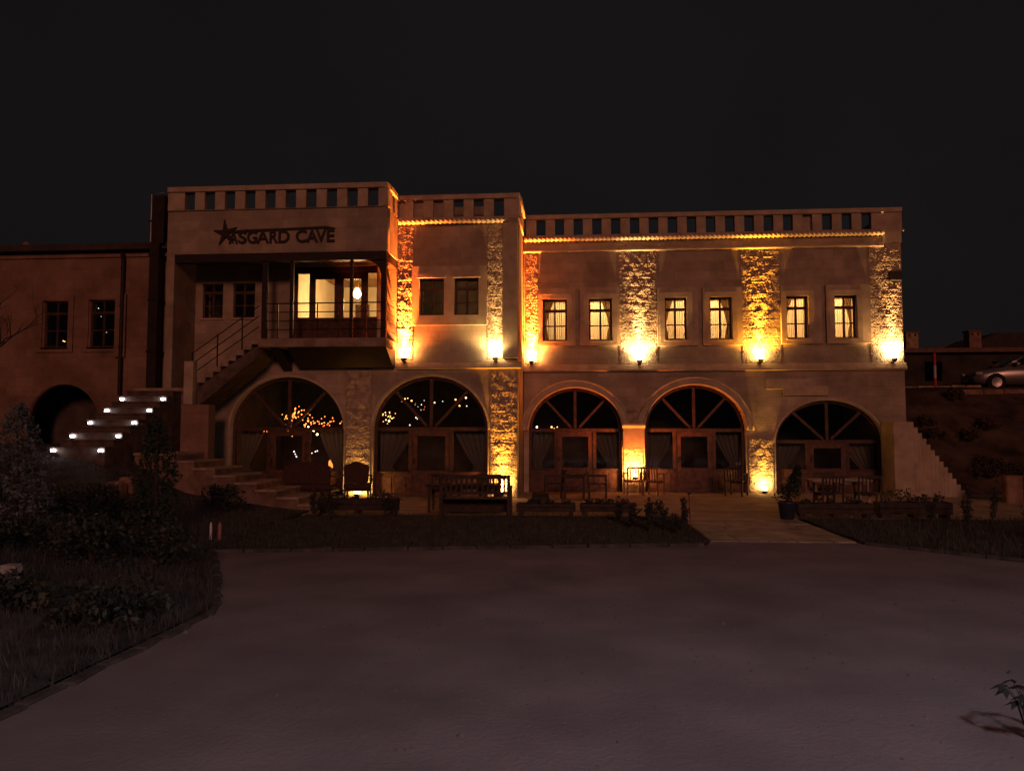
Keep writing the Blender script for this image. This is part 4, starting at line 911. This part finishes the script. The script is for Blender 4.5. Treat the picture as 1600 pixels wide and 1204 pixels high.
stk = thing('plant_stake', 'thin reddish stake standing at the path edge by the roses', 'stake', (2.3, 15.6, .05)); MB().tube([(2.3, 15.6, .04), (2.27, 15.62, .85)], .012, 6).build('rod', mat('red_wood', (.2, .05, .03), .7), stk); MB().box(2.25, 2.31, 15.6, 15.64, .72, .76).build('tie', TRO, stk)
def conifer(loc, h, rad, seed, label, m):
    r = random.Random(seed); t = thing('conifer', label, 'tree', loc); mb = MB(); lo('trunk', MB().tube([(0, 0, -.1), (0.02, 0, h * .5), (0, 0, h * .96)], [.05, .03, .008], 7), mat('bark', (.06, .045, .035), .95), t)
    N = int(h * 16)
    for q in range(N):
        f_ = q / (N - 1); z = .12 + (h - .12) * f_; R_ = rad * (math.sin(PI * min(.98, .25 + .75 * f_)) ** .7) + .03
        for _ in range(9):
            a = r.uniform(0, 6.28); rr = R_ * r.uniform(.45, 1.08)
            leafcloud(mb, (rr * math.cos(a), rr * math.sin(a), z + r.uniform(-.06, .06)), (.07, .07, .10), 11, .035, r)
    lo('crown', mb, m, t); return t
CF1 = mat('blue_conifer_leaf', (.12, .14, .14), .8, .3, 6); CF2 = MATS['conifer_leaf']
conifer((-7.85, 10.4, bed_z(-7.85, 10.4) - .1), 1.95, .42, 1, 'greyish young cypress at the edge of the garden mound', CF1)
conifer((-7.35, 13.2, bed_z(-7.35, 13.2) - .1), 2.0, .36, 2, 'slim dark cypress standing on the mound in front of the broad steps', CF2)
conifer((-8.3, 8.6, bed_z(-8.3, 8.6) - .1), 1.5, .45, 3, 'bushy grey cypress close to the pale stone block', CF1)
def shrub(loc, rad, seed, label, group, m=LEAFM):
    r = random.Random(seed); t = thing('shrub', label, 'shrub', loc, group=group); mb = MB(); st_ = MB()
    for _ in range(7):
        a = r.uniform(0, 6.28); e = (rad[0] * .7 * math.cos(a), rad[1] * .7 * math.sin(a), rad[2] * r.uniform(.8, 1.5)); st_.tube([(0, 0, -.05), (e[0] * .4, e[1] * .4, e[2] * .5), e], [.014, .009, .004], 5)
    for _ in range(26):
        a = r.uniform(0, 6.28); q = r.uniform(.2, 1); leafcloud(mb, (rad[0] * q * math.cos(a), rad[1] * q * math.sin(a), rad[2] * (.3 + 1.2 * r.random() * (1.1 - .5 * q))), (.16, .16, .14), 34, .045, r)
    lo('stems', st_, MATS['twig'], t); lo('leaves', mb, m, t)
def nearest(x, y, marks): return min(marks, key=lambda m: (m[0] - x) ** 2 + (m[1] - y) ** 2)[2]
MOUND = [(-7.85, 10.4, 'the greyish young cypress'), (-7.35, 13.2, 'the slim dark cypress'), (-8.3, 8.6, 'the bushy grey cypress'), (-6.05, 8.0, 'the pale stone block'), (-5.35, 7.5, 'the ochre boulder'), (-10.1, 15.3, 'the rubble garden wall'), (-7.5, 18.4, 'the broad terrace steps'), (-6.3, 13.2, 'the garden markers'), (-11.5, 17.2, 'the lit steps'), (-4.8, 10, 'the curved kerb')]
SLOPE = [(10.9, 24.6, 'the garden stair'), (12.3, 30.6, 'the ochre yard wall'), (16.5, 29.3, 'the reddish retaining wall'), (12.3, 22.2, 'the short low wall end'), (10.3, 28, 'the gable')]
for i in range(22):
    y = rnd.uniform(7, 17); x = edge(y) - rnd.uniform(.5, 5.5)
    if abs(x + 10.2) < .5: continue
    shrub((x, y, bed_z(x, y) - .03), (rnd.uniform(.3, .6), rnd.uniform(.3, .6), rnd.uniform(.22, .42)), 100 + i, 'low dark shrub on the mound, close to ' + nearest(x, y, MOUND), 'shrubs close to ' + nearest(x, y, MOUND))
for i in range(16):
    x = rnd.uniform(11.2, 19); y = rnd.uniform(25, 29.2)
    shrub((x, y, emb_z(x, y) - .03), (rnd.uniform(.25, .5), rnd.uniform(.25, .5), rnd.uniform(.15, .3)), 200 + i, 'dry scrubby shrub on the slope, close to ' + nearest(x, y, SLOPE), 'scrub close to ' + nearest(x, y, SLOPE), mat('dry_leaf', (.09, .065, .04), .8, .3, 9))
# bare tree
def bare_tree(loc, label, seed, h=4.2):
    r = random.Random(seed); t = thing('bare_tree', label, 'tree', loc); mb = MB()
    def grow(p, d, L_, rad, lev):
        pts = [p]; q = Vector(p); dd = Vector(d)
        for _ in range(4): dd = (dd + Vector((r.uniform(-.25, .25), r.uniform(-.25, .25), r.uniform(-.1, .2)))).normalized(); q = q + dd * L_ / 4; pts.append(q.copy())
        mb.tube(pts, [rad * (1 - .13 * i) for i in range(5)], 6 if lev < 2 else 4, False)
        if lev < 4:
            for _ in range(3 if lev else 5):
                i = r.randint(1, 4) if lev else r.randint(2, 4); nd = (dd + Vector((r.uniform(-1, 1), r.uniform(-1, 1), r.uniform(-.15, .7)))).normalized(); grow(pts[i], nd, L_ * r.uniform(.5, .72), rad * .5, lev + 1)
    tr = MB(); tr.tube([(0, 0, -.2), (.04, .02, h * .25), (.0, .05, h * .48)], [.11, .085, .06], 9); lo('trunk', tr, MATS['bark'], t)
    for q in range(5): a = q * 1.256; grow(Vector((0, .05, h * .44)), Vector((math.cos(a) * .8, math.sin(a) * .8, .7)), h * .34, .04, 1)
    lo('branches', mb, MATS['bark'], t); return t
bare_tree((-14.6, 17.2, 1.0), 'leafless tree spreading twigs in front of the annex wall', 5, 4.6)
# leafy plant at the drive's edge
bp_ = thing('leafy_plant', 'dark broad leaved plant growing by the near edge of the drive', 'plant', (2.86, 5.25, .02)); bp_.scale = (.62, .62, .75); r = random.Random(3); mb = MB(); st_ = MB()
for q in range(16):
    a = r.uniform(0, 6.28); e = Vector((.26 * math.cos(a) * r.uniform(.5, 1), .2 * math.sin(a), r.uniform(.34, .46))); st_.tube([(0, 0, 0), e * .5 + Vector((0, 0, .1)), e], [.006, .005, .003], 5)
    for w_ in range(3):
        d = Vector((math.cos(a + w_ - 1), math.sin(a + w_ - 1), -.5)).normalized(); s_ = d.cross(Vector((0, 0, 1))).normalized() * .03; p0 = e
        mb.add([p0, p0 + d * .06 + s_, p0 + d * .14, p0 + d * .06 - s_], [(0, 1, 2), (0, 2, 3)])
lo('stems', st_, MATS['twig'], bp_); lo('leaves', mb, mat('broad_leaf', (.035, .04, .03), .6, .2, 8), bp_)
# grass
def grass(name, label, pts, hmin, hmax, m):
    mb = MB()
    for x, y, z in pts:
        h = rnd.uniform(hmin, hmax); a = rnd.uniform(0, 6.28); w = .006; lx_, ly_ = rnd.uniform(-.4, .4) * h, rnd.uniform(-.4, .4) * h
        mb.add([(x - w * math.cos(a), y - w * math.sin(a), z), (x + w * math.cos(a), y + w * math.sin(a), z), (x + lx_, y + ly_, z + h)], [(0, 1, 2)])
    o = mb.build(name, m); o['kind'] = 'stuff'; o['label'] = label; o['category'] = 'grass'
GR = mat('grass_blade', (.07, .068, .055), .8, .3, 5)
pts = []
for _ in range(26000):
    x = rnd.uniform(-6.1, 2.3); y = rnd.uniform(fl(x) + .02, 17.7); pts.append((x, y, lawn_z(x, y) - .02))
grass('grass', 'short dark grass filling the strip before the terrace', pts, .04, .12, GR)
pts = []
for _ in range(16000):
    x = rnd.uniform(5.0, 12.5); y = rnd.uniform(max(frr(x), 10.5), 17.7); pts.append((x, y, lawn_z(x, y) - .02))
grass('grass', 'dark grass and ground cover right of the slab path', pts, .05, .18, GR)
pts = []
for _ in range(26000):
    y = rnd.uniform(3.5, 18); x = edge(y) - rnd.random() ** 1.3 * 6; pts.append((x, y, bed_z(x, y) - .02))
grass('grass', 'tufty dark grass over the garden mound', pts, .05, .2, GR)
# small things on the mound
bk = thing('stone_block', 'pale upright stone block at the foot of the grey cypress', 'stone', (-6.05, 8.0, bed_z(-6.05, 8))); z0 = bed_z(-6.05, 8) - .05
MB().box(-6.14, -5.96, 7.92, 8.08, z0, z0 + .3).build('block', mat('pale_stone', (.42, .36, .33), .9, .2, 9, .5, 40), bk, bevel=.02); MB().box(-6.18, -5.92, 7.88, 8.12, z0 - .02, z0 + .04).build('base', KERB, bk, bevel=.01)
rk = MB().lathe([(.02, 0), (.13, .02), (.15, .07), (.1, .13), (.02, .15)], n=9); 
for i, v in enumerate(rk.v): rk.v[i] = (v[0] * .9 + .03 * noise.noise((v[0] * 9, v[1] * 9, v[2] * 9)), v[1] + .03 * noise.noise((v[1] * 9, v[2] * 7, 3)), v[2])
ro = rk.build('boulder', mat('ochre_rock', (.22, .15, .08), .95, .3, 8, .8, 22)); ro.location = (-5.35, 7.5, bed_z(-5.35, 7.5) - .03); tag(ro, 'small ochre boulder lying on the mound near the kerb', 'boulder')
for i, (x, lab) in enumerate(((-6.32, 'short white garden marker at the corner of the mound, thinner of the pair'), (-6.16, 'short reddish garden marker at the corner of the mound'))):
    t = thing('garden_marker', lab, 'marker', (x, 13.2, .08)); MB().lathe([(.022 + .012 * i, .02), (.02 + .012 * i, .34), (.008, .38)], (x, 13.2, 0), 9).build('rod', mat('marker_white', (.7, .66, .62), .5) if i == 0 else mat('marker_red', (.35, .16, .13), .6), t); MB().lathe([(.05, .02), (.045, .06)], (x, 13.2, 0), 9).build('foot', KERB, t)

# ------------------------------------------------------------------ reflected lights and an added glow, built behind the arches
BW = mat('glint_orange', (.9, .5, .2), .4, emit=(1, .26, .04), es=7); BY = mat('glint_yellow', (.9, .7, .3), .4, emit=(1, .52, .15), es=7); BB = mat('glint_bright', (.9, .8, .6), .4, emit=(1, .6, .25), es=24); BC = mat('glint_white', (.9, .9, .9), .4, emit=(.95, .85, .72), es=4); BR = mat('glint_red', (.8, .2, .1), .4, emit=(1, .15, .03), es=7)  # emissive colours of the dots that imitate reflections in the glass
def glint_mesh(m):
    return MB().lathe([(.004, -.016), (.014, -.008), (.016, .003), (.01, .012), (.005, .018)], n=7).mesh('light_point', m, True)
bms = {k: glint_mesh(m) for k, m in (('o', BW), ('y', BY), ('b', BB), ('w', BC), ('r', BR))}
def string(label, pts, Y, seed):  # glowing dots added behind the panes stand for lights reflected in them
    r = random.Random(seed); t = thing('reflected_glints', label, 'reflected lights', (sum(p[0] for p in pts) / len(pts), Y, max(p[1] for p in pts)))
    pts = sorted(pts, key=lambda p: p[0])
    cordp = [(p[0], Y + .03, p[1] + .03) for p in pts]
    MB().tube(cordp, .004, 4, False).build('cord', IRON, t)  # added cord joining the dots
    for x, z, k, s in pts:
        o = bpy.data.objects.new('light_point', bms[k]); C.objects.link(o); o.parent = t; o.location = Vector((x, Y + r.uniform(-.05, .05), z)) - t.location; o.scale = (s, s, s); o.rotation_euler = (r.uniform(-.6, .6), r.uniform(-.6, .6), 0)
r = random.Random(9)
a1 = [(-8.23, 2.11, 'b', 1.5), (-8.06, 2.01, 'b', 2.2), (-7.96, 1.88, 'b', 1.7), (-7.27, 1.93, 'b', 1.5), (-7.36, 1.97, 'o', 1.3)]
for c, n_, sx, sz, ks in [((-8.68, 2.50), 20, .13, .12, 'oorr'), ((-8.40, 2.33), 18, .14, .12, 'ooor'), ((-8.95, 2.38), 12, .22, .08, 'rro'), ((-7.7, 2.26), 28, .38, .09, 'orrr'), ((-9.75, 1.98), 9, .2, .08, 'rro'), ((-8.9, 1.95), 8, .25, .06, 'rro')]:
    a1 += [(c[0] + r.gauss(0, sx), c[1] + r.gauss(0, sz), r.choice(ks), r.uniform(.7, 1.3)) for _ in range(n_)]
string('tangle of orange dots standing for lights reflected in the first arch', a1, 23.6, 1)
string('short row of white dots standing for lights reflected low in the first arch', [(-8.66, 1.35, 'w', 1.4), (-8.64, 1.27, 'w', 1), (-8.6, 1.19, 'w', 1.3), (-8.1, 1.30, 'w', .9), (-8.01, 1.35, 'w', 1.1), (-7.93, 1.37, 'w', 1), (-9.35, 1.72, 'w', .8)], 23.6, 2)
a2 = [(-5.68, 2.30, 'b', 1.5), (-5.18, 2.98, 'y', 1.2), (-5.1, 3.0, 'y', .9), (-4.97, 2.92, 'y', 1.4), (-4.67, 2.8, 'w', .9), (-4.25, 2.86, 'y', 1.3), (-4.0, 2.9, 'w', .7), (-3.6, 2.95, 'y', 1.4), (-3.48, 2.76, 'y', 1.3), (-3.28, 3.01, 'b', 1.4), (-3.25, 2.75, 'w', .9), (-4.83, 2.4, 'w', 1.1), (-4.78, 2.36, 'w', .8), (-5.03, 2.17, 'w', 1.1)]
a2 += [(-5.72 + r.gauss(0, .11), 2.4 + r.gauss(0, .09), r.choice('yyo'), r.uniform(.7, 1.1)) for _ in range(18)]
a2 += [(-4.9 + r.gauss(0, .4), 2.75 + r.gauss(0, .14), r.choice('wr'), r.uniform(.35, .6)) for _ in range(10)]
string('loose row of warm dots standing for lights reflected in the second arch', a2, 23.6, 3)
string('few white and yellow dots standing for lights reflected in the third arch', [(-1.2, 2.12, 'w', 2.2), (-1.17, 1.86, 'w', 2.0), (-1.27, 1.8, 'w', 1.0), (-1.25, 2.02, 'w', 1.0), (-.71, 2.12, 'y', 1.8), (-.62, 2.06, 'y', 1.6), (-.52, 2.12, 'y', 1.0), (.8, 1.84, 'y', 1.7), (.86, 1.8, 'y', .8), (-1.2, .95, 'y', 1.5)], 25.75, 4)
string('scatter of tiny white dots standing for lights reflected in the annex window by the downpipe', [(-15.22, 5.93, 'w', .7), (-15.14, 5.67, 'w', .6), (-14.95, 5.23, 'w', .7), (-14.93, 5.15, 'w', .4)], 23.6, 5)  # reflected dots in the annex panes, built as small emitters inside
string('pair of tiny yellow dots standing for lights reflected in the annex window by the leafless tree', [(-16.35, 4.88, 'y', 1.0), (-16.45, 5.2, 'w', .4), (-16.31, 4.86, 'y', .8)], 23.6, 6)
gl = thing('added_lantern', 'small added amber lantern giving the warm glow behind the first arch', 'lamp', (-7.8, 24.6, .8)); MB().lathe([(.06, .8), (.09, .86), (.09, 1.0), (.05, 1.06)], (-7.8, 24.6, 0), 10).build('shade', mat('amber_shade', (.6, .3, .1), .4, emit=(1, .3, .06), es=2), gl); MB().lathe([(.07, .74), (.07, .8)], (-7.8, 24.6, 0), 10).build('foot', IRON, gl)  # lantern added as a source for the orange glow inside
lamp('glow', 'POINT', (-7.9, 24.5, 1.9), 14, (1, .34, .10), gl, r=.2)
tb = table('dining table carrying the added amber lantern inside the first arch', (-7.8, 24.6, 0), 1.3, .8, .74)

# ------------------------------------------------------------------ street lamp behind the viewer that lights the drive
sl = thing('street_lamp', 'tall galvanised street lamp standing at the drive entrance behind the viewer', 'street lamp', (5.0, -3.2, 0))
MB().tube([(5.0, -3.2, 0), (5.0, -3.2, 6.6), (4.9, -3.0, 7.1), (4.2, -2.0, 7.35)], [.09, .06, .05, .04], 10).build('pole', MATS['galvanised'], sl); MB().box(3.9, 4.25, -2.25, -1.6, 7.3, 7.4).build('head', IRON, sl, bevel=.02)
MB().box(3.95, 4.2, -2.2, -1.65, 7.27, 7.298).build('lens', mat('street_lens', (.9, .9, .9), .3, emit=(1, .82, .86), es=6), sl)
lamp('light', 'SPOT', (4.07, -1.9, 7.25), 1400, (.95, .88, 1.0), sl, (math.radians(14), 0, math.radians(14)), 156, .9, .55)
